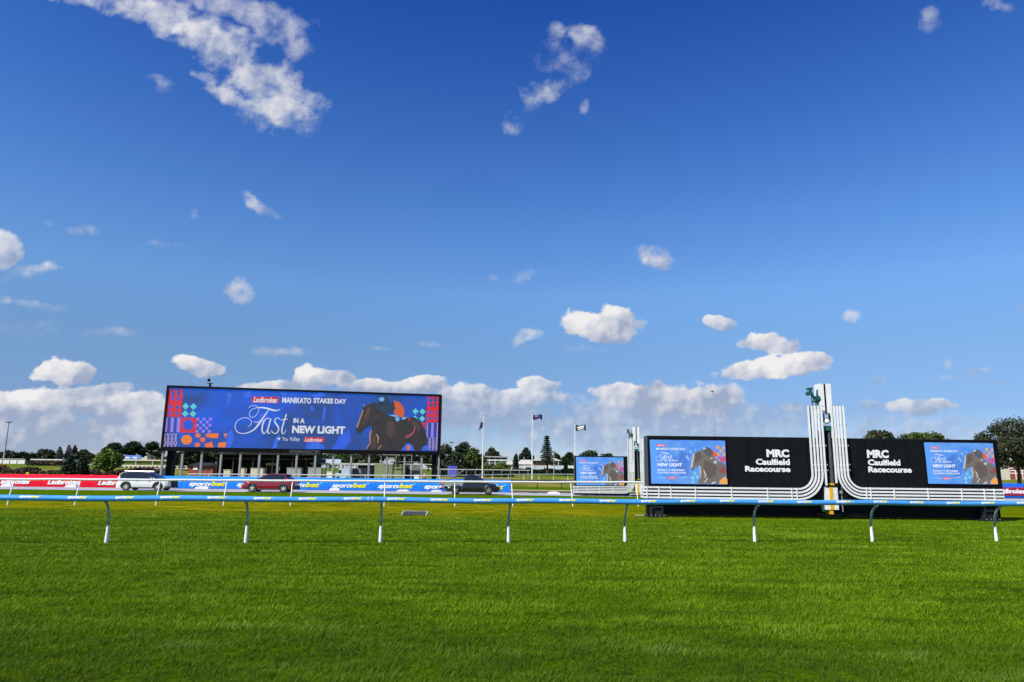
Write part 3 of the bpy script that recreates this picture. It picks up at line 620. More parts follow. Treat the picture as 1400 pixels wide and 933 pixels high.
class Pic:
    """flat print on a panel, given in the pixels of an enlarged crop (ox, oy, scale)"""
    def __init__(s, ox, oy, sc, tomap, parent, y0, eps, build):
        s.o = (ox, oy, sc); s.tm = tomap; s.p = parent; s.y = y0; s.eps = eps; s.build = build; s.n = 0
    def T(s, pts): return [s.tm(s.o[0] + a / s.o[2], s.o[1] + b_ / s.o[2]) for a, b_ in pts]
    def lay(s): s.n += 1; return s.y - s.eps * s.n
    def shape(s, name, m, polys):
        y = s.lay()
        for p in polys:
            b = s.build[0](); poly(b, s.T(p), y); s.build[1](b, name, m, s.p)
    def strokes(s, name, m, st, extra=()):
        y = s.lay(); k = abs(s.T([(0, 0), (1, 0)])[1][0] - s.T([(0, 0), (1, 0)])[0][0]); one = 'script' in name; b = s.build[0]()
        for pts, w in st:
            if not one: b = s.build[0]()
            ribbon(b, s.T(pts), [q * k for q in w] if isinstance(w, list) else w * k, y)
            if not one: s.build[1](b, name, m, s.p)
        if one: s.build[1](b, name, m, s.p)
    def text(s, name, m, items):
        y = s.lay()
        for (t_, a0, b0, a1, b1, bold, sh) in items:
            b = s.build[0](); p = s.T([(a0, b1), (a1, b0)]); text_on(b, t_, p[0][0], p[1][0], p[0][1], p[1][1], y, bold, sh); s.build[1](b, name, m, s.p)
def circ(cx, cy, rx, ry=None, n=20): ry = ry or rx; return [(cx + rx * math.cos(2 * math.pi * k / n), cy + ry * math.sin(2 * math.pi * k / n)) for k in range(n)]
def dia(cx, cy, rx, ry=None): ry = ry or rx; return [(cx - rx, cy), (cx, cy - ry), (cx + rx, cy), (cx, cy + ry)]
def rect(x0, y0, x1, y1, sk=0): return [(x0, y0), (x1, y0), (x1 + sk, y1), (x0 + sk, y1)]
bb = (BoardArt, lambda b, n, m, p: b.build_on(n, m, p))
P1 = Pic(310, 525, 8.235, ub, scr, .016, .006, bb)
# pale haze shapes of the background picture
P1.shape('background_shape', SC['haze1'], [[(0,560),(60,520),(90,620),(30,720),(0,730)], [(930,600),(1100,700),(1110,735),(880,735)], [(1180,735),(1290,560),(1380,520),(1400,640),(1330,735)], [(960,130),(1060,90),(1130,120),(1000,190)], [(1090,250),(1120,270),(1105,400),(1075,430),(1080,330)], [(180,100),(260,80),(280,140),(200,160)], [(590,90),(680,100),(660,150)], [(935,250),(970,250),(990,300),(950,310)],[(380,330),(470,330),(420,450),(330,470)],[(0,100),(60,110),(40,230),(0,240)],[(540,620),(600,560),(560,720),(510,730)]])
P1.text('lettering', SC['white'], [('MANIKATO', 622, 160, 955, 215, .04, 0), ('STAKES', 975, 166, 1200, 217, .04, 0), ('DAY', 1215, 172, 1348, 222, .04, 0), ('IN', 748, 388, 810, 441, .045, 0), ('A', 824, 388, 880, 443, .045, 0), ('NEW', 733, 475, 1000, 555, .05, 0), ('LIGHT', 1020, 480, 1335, 560, .05, 0), ('The', 622, 603, 690, 642, 0, 0), ('Valley', 705, 600, 825, 655, 0, 0)])
P1.shape('badge', SC['badge'], [[(285,143),(590,150),(585,220),(280,210)], [(872,600),(1100,604),(1095,658),(868,654)]])
P1.text('lettering', SC['white'], [('Ladbrokes', 297, 155, 572, 208, .03, .3), ('Ladbrokes', 878, 610, 1078, 650, .02, .3)])
P1.strokes('script_lettering', SC['white'], F_STROKES + A_STROKES)
P1.shape('emblem', SC['white'], [[(560,612),(608,606),(590,640),(580,622)]])
P2 = Pic(215, 520, 8.89, ub, scr, .016, .006, bb)
P2.shape('pattern_tile', SC['red'], [[(118,245),(300,250),(290,448),(92,440)], [(135,205),(305,210),(300,250),(130,245)]] + [[(x - 18, 205 + i * 2), (x - 4, 105), (x + 14, 107), (x + 24, 208)] for i, x in enumerate((152, 220, 288))] + [circ(x, 135, 20, 16, 10) for x in (150, 218, 286)] + [[(290,455),(478,460),(472,640),(275,635)]])
P2.shape('pattern_spot', SC['deep'], [circ(158, 325, 22), circ(243, 330, 22), circ(150, 398, 22), circ(238, 402, 22), circ(180, 230, 22, 16), circ(245, 232, 22, 16), circ(376, 543, 66)])
P2.shape('pattern_diamond', SC['teal'], [dia(345, 318, 42), dia(440, 322, 42), dia(340, 408, 42), dia(434, 410, 42)])
P2.shape('pattern_tile', SC['violet'], [[(92,452),(128,453),(118,630),(78,628)], [(168,453),(205,454),(193,632),(157,631)], [(245,455),(284,456),(270,635),(233,633)]] + [rect(478 + 76 * i - 6 * j, 458 + 74 * j, 512 + 76 * i - 6 * j, 490 + 74 * j) for i in range(3) for j in range(3)] + [rect(514 + 78 * i - 6 * j, 494 + 74 * j, 546 + 78 * i - 6 * j, 526 + 74 * j) for i in range(2) for j in range(2)])
P2.strokes('pattern_zigzag', SC['mauve'], [([(80 + 45 * k - 6, 650), (104 + 45 * k - 6, 715), (78 + 45 * k - 6, 760), (100 + 45 * k - 10, 810)], 14) for k in range(4)] + [([(104 + 45 * k, 650), (80 + 45 * k, 715), (102 + 45 * k, 762), (76 + 45 * k, 812)], 14) for k in range(4)])
P2.shape('pattern_spot', SC['orange'], [circ(358, 725, 66, 60), circ(496, 672, 32, 28), circ(622, 672, 32, 26), circ(553, 725, 32, 28), circ(488, 785, 32, 28), rect(650, 648, 745, 705, -6), [(805,648),(846,650),(832,712)], [(580,770),(640,760),(660,745),(685,818),(580,815)], [(745,760),(838,752),(830,818),(738,815)]])
P3 = Pic(470, 525, 9.33, ub, scr, .016, .006, bb)
P3.shape('pattern_tile', SC['red'], [[(1062,300),(1222,300),(1212,492),(1050,490)], [(985,492),(1048,495),(1042,580)]] + [dia(x, y, 22, 34) for x in (1082, 1138, 1196) for y in (180, 240, 290)])
P3.shape('pattern_spot', SC['deep'], [circ(1098, 365, 20), circ(1174, 368, 20), circ(1095, 438, 20), circ(1172, 440, 20)])
P3.shape('pattern_diamond', SC['teal'], [dia(914, 352, 40), dia(1005, 355, 40), dia(1000, 445, 40), [(890,420),(914,405),(950,450)]])
P3.shape('pattern_tile', SC['violet'], [[(1058,498),(1076,498),(1072,690),(1052,680)], [(1118,498),(1148,498),(1142,690),(1110,690)], [(1188,498),(1218,498),(1210,700),(1180,700)]])
P3.strokes('pattern_zigzag', SC['mauve'], [([(1085 + 45 * k, 690), (1108 + 45 * k, 750), (1082 + 45 * k, 800), (1100 + 45 * k, 845)], 14) for k in range(3)] + [([(1108 + 45 * k, 690), (1085 + 45 * k, 750), (1105 + 45 * k, 800), (1080 + 45 * k, 848)], 14) for k in range(3)])
P3.shape('pattern_arch', SC['mid'], [[(735,850)] + [(822 + 88 * math.cos(a), 850 - 88 * math.sin(a)) for a in np.linspace(math.pi, 0, 12)], [(1000,850)] + [(1045 + 45 * math.cos(a), 850 - 75 * math.sin(a)) for a in np.linspace(math.pi, 0, 8)]])
P3.shape('pattern_spot', SC['orange'], [circ(826, 815, 22, 32)])
P3.shape('horse_picture', SC['black'], [HORSE])
P3.strokes('horse_picture', SC['tan'], [([(250,330),(228,390),(205,455),(168,560)], [12,18,16,20]), ([(352,590),(335,670),(335,750),(290,830)], [16,20,14,10]), ([(415,640),(440,690),(430,760)], [12,20,8]), ([(440,830),(480,785)], 12), ([(262,290),(250,262)], 14)])
P3.shape('horse_sheen', screen('led_umber', srgb(72, 52, 44), 1), [[(300,300),(345,290),(330,420),(270,500),(245,520),(265,400)], [(560,470),(640,480),(660,600),(600,700),(540,640)], [(850,460),(930,480),(980,560),(960,620),(900,560)], [(380,640),(420,660),(410,800),(360,840),(345,760)]])
P3.strokes('bridle_picture', screen('led_leather', srgb(98, 76, 62), 1), [([(300,300),(320,345),(250,420)], 6), ([(205,470),(245,510),(235,560)], 5), ([(245,510),(400,430),(490,380)], 4)])
P3.shape('rider_picture', SC['orj'], [[(640,215),(700,232),(750,280),(775,345),(768,430),(700,420),(640,370),(650,290)]])
P3.shape('rider_picture', SC['helmet'], [circ(510, 220, 66, 62), [(400,265),(450,240),(570,250),(640,235),(660,320),(600,390),(500,375),(420,330)]])
P3.shape('rider_picture', SC['sky'], [circ(485, 198, 34, 28), [(640,395),(690,400),(680,430),(570,400)], circ(685, 450, 26, 30), [(745,430),(800,425),(790,450),(745,460)]])
P3.strokes('saddle_cloth_picture', SC['pink'], [([(905,540),(900,600),(860,650),(790,680)], [14,22,30,40]), ([(800,432),(838,440),(835,475)], 18)])
# maker's plate under the screen
b = BoardArt(); q0 = ub(396, 619.6, .13); q1 = ub(438, 616.2, .13); text_on(b, 'MITSUBISHI ELECTRIC', q0[0], q1[0], q0[1], q1[1], -.135, .0, 0); b.build_on('lettering', mat('faint_letter', (.16, .16, .16), .7, vary=.02), big)
# columns
zg = float(gz(0, 108))
for i, u in enumerate((221, 248, 274.5, 301, 327.5, 353.5, 379, 404.5, 430, 454.5, 479, 503.5, 528, 552, 575.5, 599)):
    a = ub(u + 1.2, 618)[0]; b = BoardArt(); b.box(a - .13, a + .13, .10, .40, zg - 1.5, zb_ - .55); b.build_on('column', M_legs, big)
for u0, u1 in ((224.5, 234), (590, 596)):
    a0 = ub(u0, 630)[0]; a1 = ub(u1, 630)[0]; b = BoardArt(); b.box(a0, a1, .7, 1.5, zg - 1.5, zb_ - .55); b.build_on('service_column', M_frame, big)
b = BoardArt()
for a in np.arange(W0 + 1, W1, 3.1): b.box(a, a + .12, .5, 1.55, zb_ - .75, zb_ - .56)
b.build_on('under_beam', M_frame, big)
# masts standing on top
def mast(u, vb, vt, kind):
    p = ub(u, vb); a = p[0]; zt = ub(u, vt)[1]; b = BoardArt()
    if kind == 'camera':
        b.tube([(a, .8, zt_), (a, .8, zt - .25)], .16, 8); b.box(a - .42, a + .42, .7, .9, zt - .32, zt - .22); b.build_on('mast', M_frame, big)
        b = BoardArt(); b.ball((a - .22, .75, zt + .22), .24); b.build_on('camera_dome', M_frame, big)
        b = BoardArt(); b.ball((a - .18, .75, zt + .72), .09); b.build_on('sensor', M_alu, big)
    elif kind == 'wind':
        b.tube([(a, .8, zt_), (a, .8, zt)], .05, 6); b.box(a - .4, a, .77, .83, zt - .03, zt + .02); b.ball((a - .42, .8, zt + .02), .10); b.build_on('mast', M_legs, big)
    else: b.tube([(a, .8, zt_), (a + .12, .8, zt)], .028, 5); b.build_on('antenna', M_legs, big)
mast(284, 528, 521, 'camera'); mast(258.5, 528, 521, 'wind'); mast(232, 528, 511, 'ant'); mast(601, 540, 521, 'ant')

# ================================================================== side boards with the finishing posts
def small_art(parent, tm, y, eps, bld):
    """the advert of the small screens, in crop pixels of the near left one"""
    P = Pic(880, 590, 10.77, tm, parent, y, eps, bld)
    P.shape('background_shape', S2['glow'], [[(98,130),(300,135),(210,300),(180,560),(330,700),(420,770),(115,770)]])
    P.shape('background_shape', S2['deep'], [[(560,300),(700,330),(690,480),(640,660),(540,680),(480,560),(420,420)]])
    P.shape('background_shape', S2['pale'], [[(620,380),(655,350),(690,440),(665,430)], [(480,690),(640,650),(620,680)], dia(700,300,18,30), dia(770,270,22,16)])
    P.shape('pattern_diamond', S2['teal'], [dia(718, 685, 34, 42), dia(785, 670, 30, 36), dia(750, 620, 26, 30), dia(718, 745, 30, 26)])
    P.shape('pattern_spot', S2['orange'], [circ(1103, 232, 24, 28, 12), circ(1150, 282, 24, 24, 12), circ(1190, 236, 18, 28, 12), circ(1190, 332, 20, 26, 12), circ(1108, 332, 20, 24, 12)])
    P.shape('pattern_spot', S2['coral'], [[(1030,270),(1070,300),(1100,345),(1060,380),(1010,360)], circ(1060, 345, 38, 30, 10)])
    P.shape('pattern_spot', S2['pink'], [[(1090,380),(1215,360),(1215,440),(1130,450)]])
    P.shape('pattern_arch', S2['orange'], [[(1105,770),(1115,720),(1175,662),(1222,690),(1224,770)]])
    sc_ = lambda p: (690 + (p[0] - 150) * .6, 235 + (p[1] - 170) * .80)
    hp = [(745,305),(765,330),(800,290),(845,285),(880,250),(930,225),(1000,250),(1040,300),(1030,350),(1060,400),(1130,440),(1200,480),(1215,560),(1218,640),(1175,660),(1110,720),(1095,770),(780,770),(820,700),(820,560),(828,500),(790,520),(750,535),(735,575),(700,575),(688,540),(715,470),(720,400),(742,340)]
    P.shape('horse_picture', S2['horse'], [hp])
    P.shape('horse_shade', S2['umber'], [[(770,330),(840,300),(870,380),(800,450),(760,480),(760,400)], [(900,420),(1010,450),(1080,520),(1060,640),(960,700),(900,620),(880,520)]])
    P.shape('rider_picture', S2['silk'], [[(890,260),(935,228),(990,245),(1025,300),(1020,350),(960,370),(905,330)]])
    P.shape('rider_picture', S2['pale'], [circ(905, 250, 22, 16, 10), circ(1062, 448, 20, 24, 10)])
    P.shape('horse_picture', S2['rug'], [[(1100,560),(1160,540),(1200,500),(1212,600),(1130,620)]])
    P.strokes('horse_picture', S2['pale2'], [([(742,320),(738,380),(722,450),(702,540)], [14,20,20,22]), ([(826,510),(832,590),(826,680)], [14,22,8]), ([(880,570),(905,640),(890,680)], [12,20,8]), ([(885,750),(935,685)], 14), ([(1040,440),(1060,470)], 30), ([(990,765),(1050,740)], 22), ([(880,262),(920,245)], 16), ([(1108,430),(1125,425)], 18), ([(985,400),(1020,392)], 16)])
    P.shape('badge', S2['badge'], [[(190,195),(325,198),(320,230),(195,228)], [(345,672),(470,672),(470,705),(345,705)]])
    P.text('lettering', S2['white'], [('MANIKATO STAKES DAY', 188, 248, 622, 280, .03, 0), ('IN A', 425, 418, 505, 446, .04, 0), ('NEW LIGHT', 200, 472, 568, 522, .05, 0), ('SUNDAY 27 SEPTEMBER', 195, 562, 598, 588, .03, 0), ('CAULFIELD RACECOURSE', 198, 600, 622, 626, .03, 0), ('Ladbrokes', 205, 202, 312, 222, .02, .3), ('Ladbrokes', 357, 680, 458, 698, .02, .3), ('The Valley', 215, 680, 325, 700, 0, 0)])
    st = []
    for pts, w in F_STROKES + A_STROKES:
        st.append(([(180 + (a - 90) * .405, 305 + (b_ - 240) * .44) for a, b_ in pts], [max(q * .55, 4) for q in w] if isinstance(w, list) else max(w * .55, 4)))
    P.strokes('script_lettering', S2['white'], st)
S2 = dict(umber=screen('panel_umber', srgb(94, 84, 76), 1), silk=screen('panel_silk', srgb(82, 86, 96), 1), glow=screen('panel_glow', srgb(88, 160, 250), 1), deep=screen('panel_deep', srgb(62, 110, 205), 1, srgb(80, 140, 230), 3), pale=screen('panel_pale', srgb(140, 185, 245), 1), teal=screen('panel_teal', srgb(125, 200, 225), 1), orange=screen('panel_orange', srgb(238, 165, 70), 1), coral=screen('panel_coral', srgb(240, 95, 60), 1), pink=screen('panel_pink', srgb(200, 80, 135), 1),
          horse=screen('panel_horse', srgb(112, 106, 98), 1), rug=screen('panel_rug', srgb(140, 72, 70), 1), pale2=screen('panel_light', srgb(205, 195, 195), 1), badge=screen('panel_badge', srgb(228, 72, 100), 1), white=screen('panel_white', srgb(225, 235, 250), 1), base=screen('panel_blue', srgb(72, 140, 240), 1, srgb(100, 160, 235), 1.6, (1, 1, 1), 5))
flat = (MB, lambda b, n, m, p: b.build(n, m, p))

def side_board(name, label, Y, uf, vt, vb, depth, scr_px, text_px, seams, rails, slats, vcurve, vtop, cross, brackets, side, uend, bar, foot_px):
    """uf: (left, right) pixel of the black front at mid height; rails: v of each guard rail; slats: u of each upright slat, outermost first;
    side: -1 rails run out to the left, +1 to the right; uend: u where the rails end"""
    vm = (vt + vb) / 2; x0, x1 = X(uf[0], vm, Y), X(uf[1], vm, Y); um = (uf[0] + uf[1]) / 2
    zt, zb = Z(um, vt, Y), Z(um, vb, Y); g = float(gz(0, Y))
    t = thing(name, label, 'display board', ((x0 + x1) / 2, Y, g))
    b = MB(); b.box(x0, x1, Y + .03, Y + depth, zb, zt); b.build('cabinet', M_slate, t)
    b = MB(); b.box(x0, x1, Y + .35, Y + depth - .1, g + .10, zb - .002); b.build('under_box', M_frame, t)  # black box filling the space between cabinet and ground
    b = MB(); b.box(x0 + .01, x1 - .01, Y + .004, Y + .03, zb + .01, zt - .01); b.build('front_sheet', M_frame, t)
    # black cladding panels, each its own sheet
    xs = [X(u, vm, Y) for u in seams]
    for a, c in zip(xs[:-1], xs[1:]):
        b = MB(); b.box(a + .012, c - .012, Y - .016, Y + .003, zb + .02, zt - .02); b.build('black_panel', M_black, t)
    # screen
    sx0, sx1 = X(scr_px[0], vm, Y - .04), X(scr_px[2], vm, Y - .04); us = (scr_px[0] + scr_px[2]) / 2
    sz1, sz0 = Z(us, scr_px[1], Y - .04), Z(us, scr_px[3], Y - .04)
    b = MB(); f = .045; b.box(sx0 - f, sx1 + f, Y - .030, Y + .003, sz0 - f, sz1 + f); b.build('screen_frame', M_frame, t)
    b = MB(); b.add([(sx0, Y - .034, sz0), (sx1, Y - .034, sz0), (sx1, Y - .034, sz1), (sx0, Y - .034, sz1)], [(0, 1, 2, 3)]); s = b.build('screen', S2['base'], t)
    def tm(u, v): return (sx0 + (u - 889.9) / (993 - 889.9) * (sx1 - sx0), sz1 + (v - 602) / (662 - 602) * (sz0 - sz1))
    small_art(s, tm, Y - .036, .0022, flat)
    b = MB()
    for k in (.16, .34, .70, .97): b.box(sx0 + (sx1 - sx0) * k - .05, sx0 + (sx1 - sx0) * k + .05, Y - .075, Y - .03, sz1 - .005, sz1 + .05)
    b.build('screen_clip', M_frame, t)
    for (s_, a0, b0, a1, b1, bold, m_) in text_px:
        c = (a0 + a1) / 2; b = MB(); text_on(b, s_, X(a0, (b0 + b1) / 2, Y - .03), X(a1, (b0 + b1) / 2, Y - .03), Z(c, b1, Y - .03), Z(c, b0, Y - .03), Y - .024, bold, 0, 1.0); b.build('lettering', m_, t)
    # guard rails bending up into the tower of slats
    rw = .080 * (1 if Y < 50 else .95); zc = Z(uend, vcurve, Y - .2)
    ur = (uend + slats[0]) / 2
    for k, v in enumerate(rails):
        zr = Z(ur, v, Y - .2); xs_ = X(slats[k], vcurve, Y - .2); zcv = Z(slats[k], vcurve, Y - .2); rad = zcv - zr; xe = X(uend, v, Y - .2)
        pts = [(xe, zr)] + [(xs_ + side * rad, zr)] + [(xs_ + side * rad * (1 - math.sin(a)), zr + rad * (1 - math.cos(a))) for a in np.linspace(.12, math.pi / 2, 12)] + [(xs_, Z(slats[k], vtop, Y - .2))]
        b = MB(); b.sweep(pts, rw, Y - .235, Y - .195); b.build('guard_rail', M_white, t)
        # the wrap round the end of the board
        b = MB(); e0, e1 = (xe - .0, xe + .05) if side < 0 else (xe - .05, xe)
        b.box(e0, e1, Y - .194, Y + depth * .8, zr - rw / 2, zr + rw / 2); b.build('rail_return', M_white, t)
    if len(slats) > len(rails):
        k = len(rails); xs_ = X(slats[k], vcurve, Y - .2); b = MB(); b.box(xs_ - rw / 2, xs_ + rw / 2, Y - .235, Y - .195, Z(slats[k], vcurve + 16 * bar, Y - .2), Z(slats[k], vtop, Y - .2)); b.build('slat', M_white, t)
    xa, xb_ = sorted((X(slats[0], vcurve, Y), X(slats[-1], vcurve, Y)))
    for v in cross:
        z = Z(slats[0], v, Y); b = MB(); b.box(xa - .05, xb_ + .05, Y - .19, Y - .15, z - .03, z + .03); b.build('cross_bar', M_legs, t)
    # rear frame that carries the slats
    b = MB(); zs = Z(slats[0], vtop, Y)
    for xq in (xa + .02, xb_ - .1): b.box(xq, xq + .08, Y - .149, Y - .08, zt - .5, zs - .05)
    b.build('slat_frame', M_green, t)
    zlo, zhi = Z(ur, rails[-1], Y - .2), Z(ur, rails[0], Y - .2)
    for u in brackets:
        x = X(u, rails[1], Y - .2); b = MB(); b.box(x - .022, x + .022, Y - .26, Y - .236, zlo - .05, zhi + .05); b.box(x - .02, x + .02, Y - .194, Y + .03, zhi - .02, zhi + .02); b.box(x - .02, x + .02, Y - .194, Y + .34, zlo - .0, zlo + .03); b.build('rail_bracket', M_whitew, t)
    for (a0, a1) in foot_px:
        xa, xb_ = X(a0, 700, Y), X(a1, 700, Y); b = MB(); b.box(xa - .15, xb_ + .15, Y - .15, Y + .9, g - .01, g + .06)
        b.build('base_plate', M_foot, t)
        b = MB()
        for xq in (xa, xb_ - .07): b.box(xq, xq + .07, Y, Y + .07, g + .06, zb - .01)
        b.box(xa, xb_, Y + .1, Y + .8, g + .06, g + .5); b.box(xa, xb_, Y + .005, Y + .05, g + .42, g + .5); b.build('foot_frame', M_foot, t)
        b = MB()
        for xq in np.linspace(xa, xb_, 4): b = MB(); b.tube([(xq, Y - .1, g + .06), (xq, Y - .1, g + .13)], .014, 6); b.build('anchor_bolt', M_alu, t)
    return t
NY = 32.0
side_board('display_board', 'long black board with a blue screen at its left end, left of the near post', NY, (886, 1131), 597.2, 686, .9, (889.9, 602, 993, 662),
    [('MRC', 1048, 614.6, 1079, 625.5, .055, M_text), ('Caulfield', 1033.3, 627.6, 1079.8, 636, .045, M_text), ('Racecourse', 1018.7, 637.6, 1080.8, 645.4, .045, M_text)],
    [995.5, 1024.5, 1052, 1081, 1105, 1129], [667.6, 672.4, 677.0, 681.4], [1110.7, 1115.4, 1119.8, 1124.4, 1128.6], 648, 555.5, [556, 582, 609.5, 635.5, 643], [884.5, 900.7, 917, 950.6, 1000, 1049, 1082, 1089], -1, 880.5, 1, [(890, 907)])
side_board('display_board', 'long black board with a blue screen at its right end, right of the near post', NY, (1139.5, 1368.5), 600.5, 688, .9, (1267.6, 605.7, 1361.7, 662),
    [('MRC', 1185.4, 615.3, 1215, 626.5, .055, M_text), ('Caulfield', 1186.6, 628.6, 1231, 636.7, .045, M_text), ('Racecourse', 1187.2, 638.4, 1246.6, 646.4, .045, M_text)],
    [1141, 1157, 1184.5, 1212.5, 1241, 1265.5], [669, 673.6, 678.0, 682.4], [1159.2, 1154.8, 1150.6, 1146.4, 1142.6], 648, 555.5, [556, 582, 609.5, 635.5, 643], [1184, 1190, 1222, 1268, 1314, 1345, 1358.5], 1, 1372.5, .8, [(1346, 1364)])
FY = 66.0
side_board('display_board', 'small distant black board with a blue racing screen beyond the white rail', FY, (785.8, 861), 623.8, 666, 1.0, (788, 625.3, 852.7, 663.8), [], [785.8, 787.5], [665.6, 667.8, 670, 672.2, 674], [859.2, 861.1, 863, 864.9, 866.9], 660, 600, [600.5, 617, 634, 650], [790, 803, 820, 838], -1, 784.5, .3, [(798, 804)])
side_board('display_board', 'distant black board mostly hidden behind the near board, right of the far finishing post', FY, (882, 960), 624.8, 667, 1.0, (892, 626.5, 956, 664.5), [], [882, 890], [666.6, 668.8, 671, 673.2, 675], [883.0, 881.4, 879.8, 878.2, 876.6], 661, 600, [600.5, 617, 634, 650], [890, 905, 922, 938], 1, 962, .3, [(940, 946)])

def finish_post(label, Y, px, kx):
    """px(u, v) gives the place of a near-post pixel in this post's own pixels"""
    g = float(gz(0, Y)); Q = lambda u, v, off=0: at(*px(u, v), Y + off)
    c = Q(1135, 700); t = thing('finishing_post', label, 'finishing post', (c.x, Y, g))
    def slab(name, u0, u1, v0, v1, y0, y1, m, vref=None):
        vr = vref or (v0 + v1) / 2; a = Q(u0, vr); d = Q(u1, vr); b = MB(); b.box(a.x, d.x, Y + y0, Y + y1, Q((u0 + u1) / 2, v1).z, Q((u0 + u1) / 2, v0).z); return b.build(name, m, t)
    slab('mast_panel', 1119.3 + 3.2, 1126 + 3.2, 525, 574, .0, .5, M_white, 575); slab('mast_panel', 1129.3 + 3.2, 1136 + 3.2, 525, 577, .0, .5, M_white, 575)
    slab('mast_core', 1125.9 + 3.2, 1129.4 + 3.2, 525, 577, .06, .44, M_frame, 575)
    slab('shaft', 1129, 1141.5, 588, 664, .1, .6, M_frame, 645); 
    b = MB(); b.tube([Q(1133, 590, .02), Q(1137.5, 662, .02)], [.06 * kx, .13 * kx], 8); b.build('strut', M_slate, t)
    slab('camera_housing', 1126.8, 1136.5, 582.5, 589, -.1, .35, M_green)
    b = MB(); p = Q(1129.5, 576.5); b.ball((p.x, Y - .05, p.z), .13 * kx, 1, 1, .95); b.add([(p.x - .13 * kx, Y - .1, p.z - .05), (p.x + .17 * kx, Y - .1, p.z - .1), (p.x + .05 * kx, Y - .1, p.z + .12)], [(0, 1, 2)]); b.build('camera_cover', M_white, t)
    slab('camera', 1125.5, 1131, 566.5, 573, -.12, .1, mat('camera_blue', (.30, .42, .60), .4)); slab('camera', 1131, 1133, 565.5, 574, -.14, .0, M_frame); slab('camera_arm', 1131, 1135, 566.2, 567.2, -.14, -.1, M_legs)
    slab('base_panel', 1127.4, 1133, 666, 697, -.15, .35, M_whitew, 690); slab('base_panel', 1138, 1144.5, 666, 697, -.15, .35, M_whitew, 690); slab('base_stripe', 1133, 1138, 665, 697, -.16, .34, M_gold, 690)
    slab('base_cap', 1126, 1145, 662.5, 665.6, -.18, .4, M_frame); slab('cap_block', 1133, 1138, 661, 663.5, -.2, .3, M_gold)
    slab('base_foot', 1133, 1138, 697, 703, -.12, .3, M_gold); slab('base_plate', 1119, 1147, 703.2, 705.2, -.3, .7, M_frame)
    slab('conduit', 1125.2, 1126.8, 676, 700, .0, .1, M_green); slab('meter', 1147, 1150.5, 671, 675, -.1, .1, M_alu); slab('meter_post', 1150.4, 1151.3, 666, 700, -.05, .0, M_alu)
    # signal lamps and brackets left of the mast
    b = MB(); p = lambda u, v: Q(u, v, .1)
    b.tube([p(1110.5, 560), p(1109.5, 536), p(1106, 531.5)], .045 * kx, 6); b.tube([p(1117.5, 560), p(1116.8, 540), p(1117.2, 533)], .04 * kx, 6); b.tube([p(1109.5, 536), p(1114.5, 549.5)], .04 * kx, 6); b.tube([p(1111, 549.5), p(1119, 549.5)], .05 * kx, 6)
    b.build('bracket', M_green, t)
    b = MB(); q = p(1106, 538); b.tube([q + Vector((0, -.15, .0)), q + Vector((0, .15, 0))], .105 * kx, 12); q = p(1107, 532); b.box(q.x - .12 * kx, q.x + .10 * kx, q.y - .1, q.y + .1, q.z - .05 * kx, q.z + .05 * kx); b.build('signal_lamp', M_green, t)
    b = MB(); q = p(1116.5, 544.5); b.tube([q + Vector((0, -.15, .0)), q + Vector((0, .15, 0))], .11 * kx, 12); b.box(q.x - .10 * kx, q.x + .13 * kx, q.y - .1, q.y + .1, q.z - .14 * kx, q.z - .02 * kx); b.build('signal_lamp', M_green, t)
finish_post('tall white finishing post with green lamps and yellow striped base, between two near black boards', NY, lambda u, v: (u, v), 1.0)
finish_post('distant white finishing post with yellow striped base, just left of the near board', FY, lambda u, v: (871.3 + (u - 1133) * .485 , 600 + (v - 555.5) * (674 - 600) / (697 - 555.5)), 1.0)
b = MB(); p0 = ground(880, 705.5); b.box(p0.x - .35, p0.x + .28, p0.y - .1, p0.y + .22, 0, .035); tag(b.build('timber_board', mat('pale_timber', (.42, .36, .26), .8, vary=.2, scale=8)), 'short pale plank lying on turf at the left foot of the near black board', 'board')
# ================================================================== banner fences along the road
def banner_fence(name_lbl, cat, segs, Y, ht, m_face, m_top, word, logo, loc_u):
    """segs: list of (u0, u1) panels; logo(b, x0, x1, z0, z1, y) draws the word"""
    x_mid = X(loc_u, 660, Y); g = float(gz(x_mid, Y)); t = thing('banner_fence', name_lbl, cat, (x_mid, Y, g))
    for i, (u0, u1, wu0, wu1, mf, mt) in enumerate(segs):
        x0, x1 = X(u0, 660, Y) + .012, X(u1, 660, Y) - .012; b = MB(); n = 8; vs = []
        for k in range(n + 1):
            x = x0 + (x1 - x0) * k / n; wv = .012 * math.sin(k * 2.1 + i)
            vs += [(x, Y + .02 + wv, g + .02), (x, Y + wv, g + ht * .4), (x, Y + .03, g + ht * .74), (x, Y + .42, g + ht), (x, Y + .5, g + ht * .97), (x, Y + .5, g)]
        b.add(vs, [(k * 6 + j, k * 6 + 6 + j, k * 6 + 7 + j, k * 6 + 1 + j) for k in range(n) for j in range(5)] + [tuple(range(6)), tuple(range(n * 6, n * 6 + 6))[::-1]])
        p = recalc(b.build('banner', mf, t))
        if wu0 is not None:
            b = MB(); logo(b, X(wu0, 660, Y), X(wu1, 660, Y), g, ht, Y - .03); b.build('lettering', [M_text, M_yel, M_aqua], p)
    b = MB()
    for (u0, *_r) in segs[::1]:
        x = X(u0, 660, Y); b.tube([(x, Y + .55, g), (x, Y + .55, g + ht * .9)], .025, 6)
    stuff(b.build('stay', M_alu, t)); return t
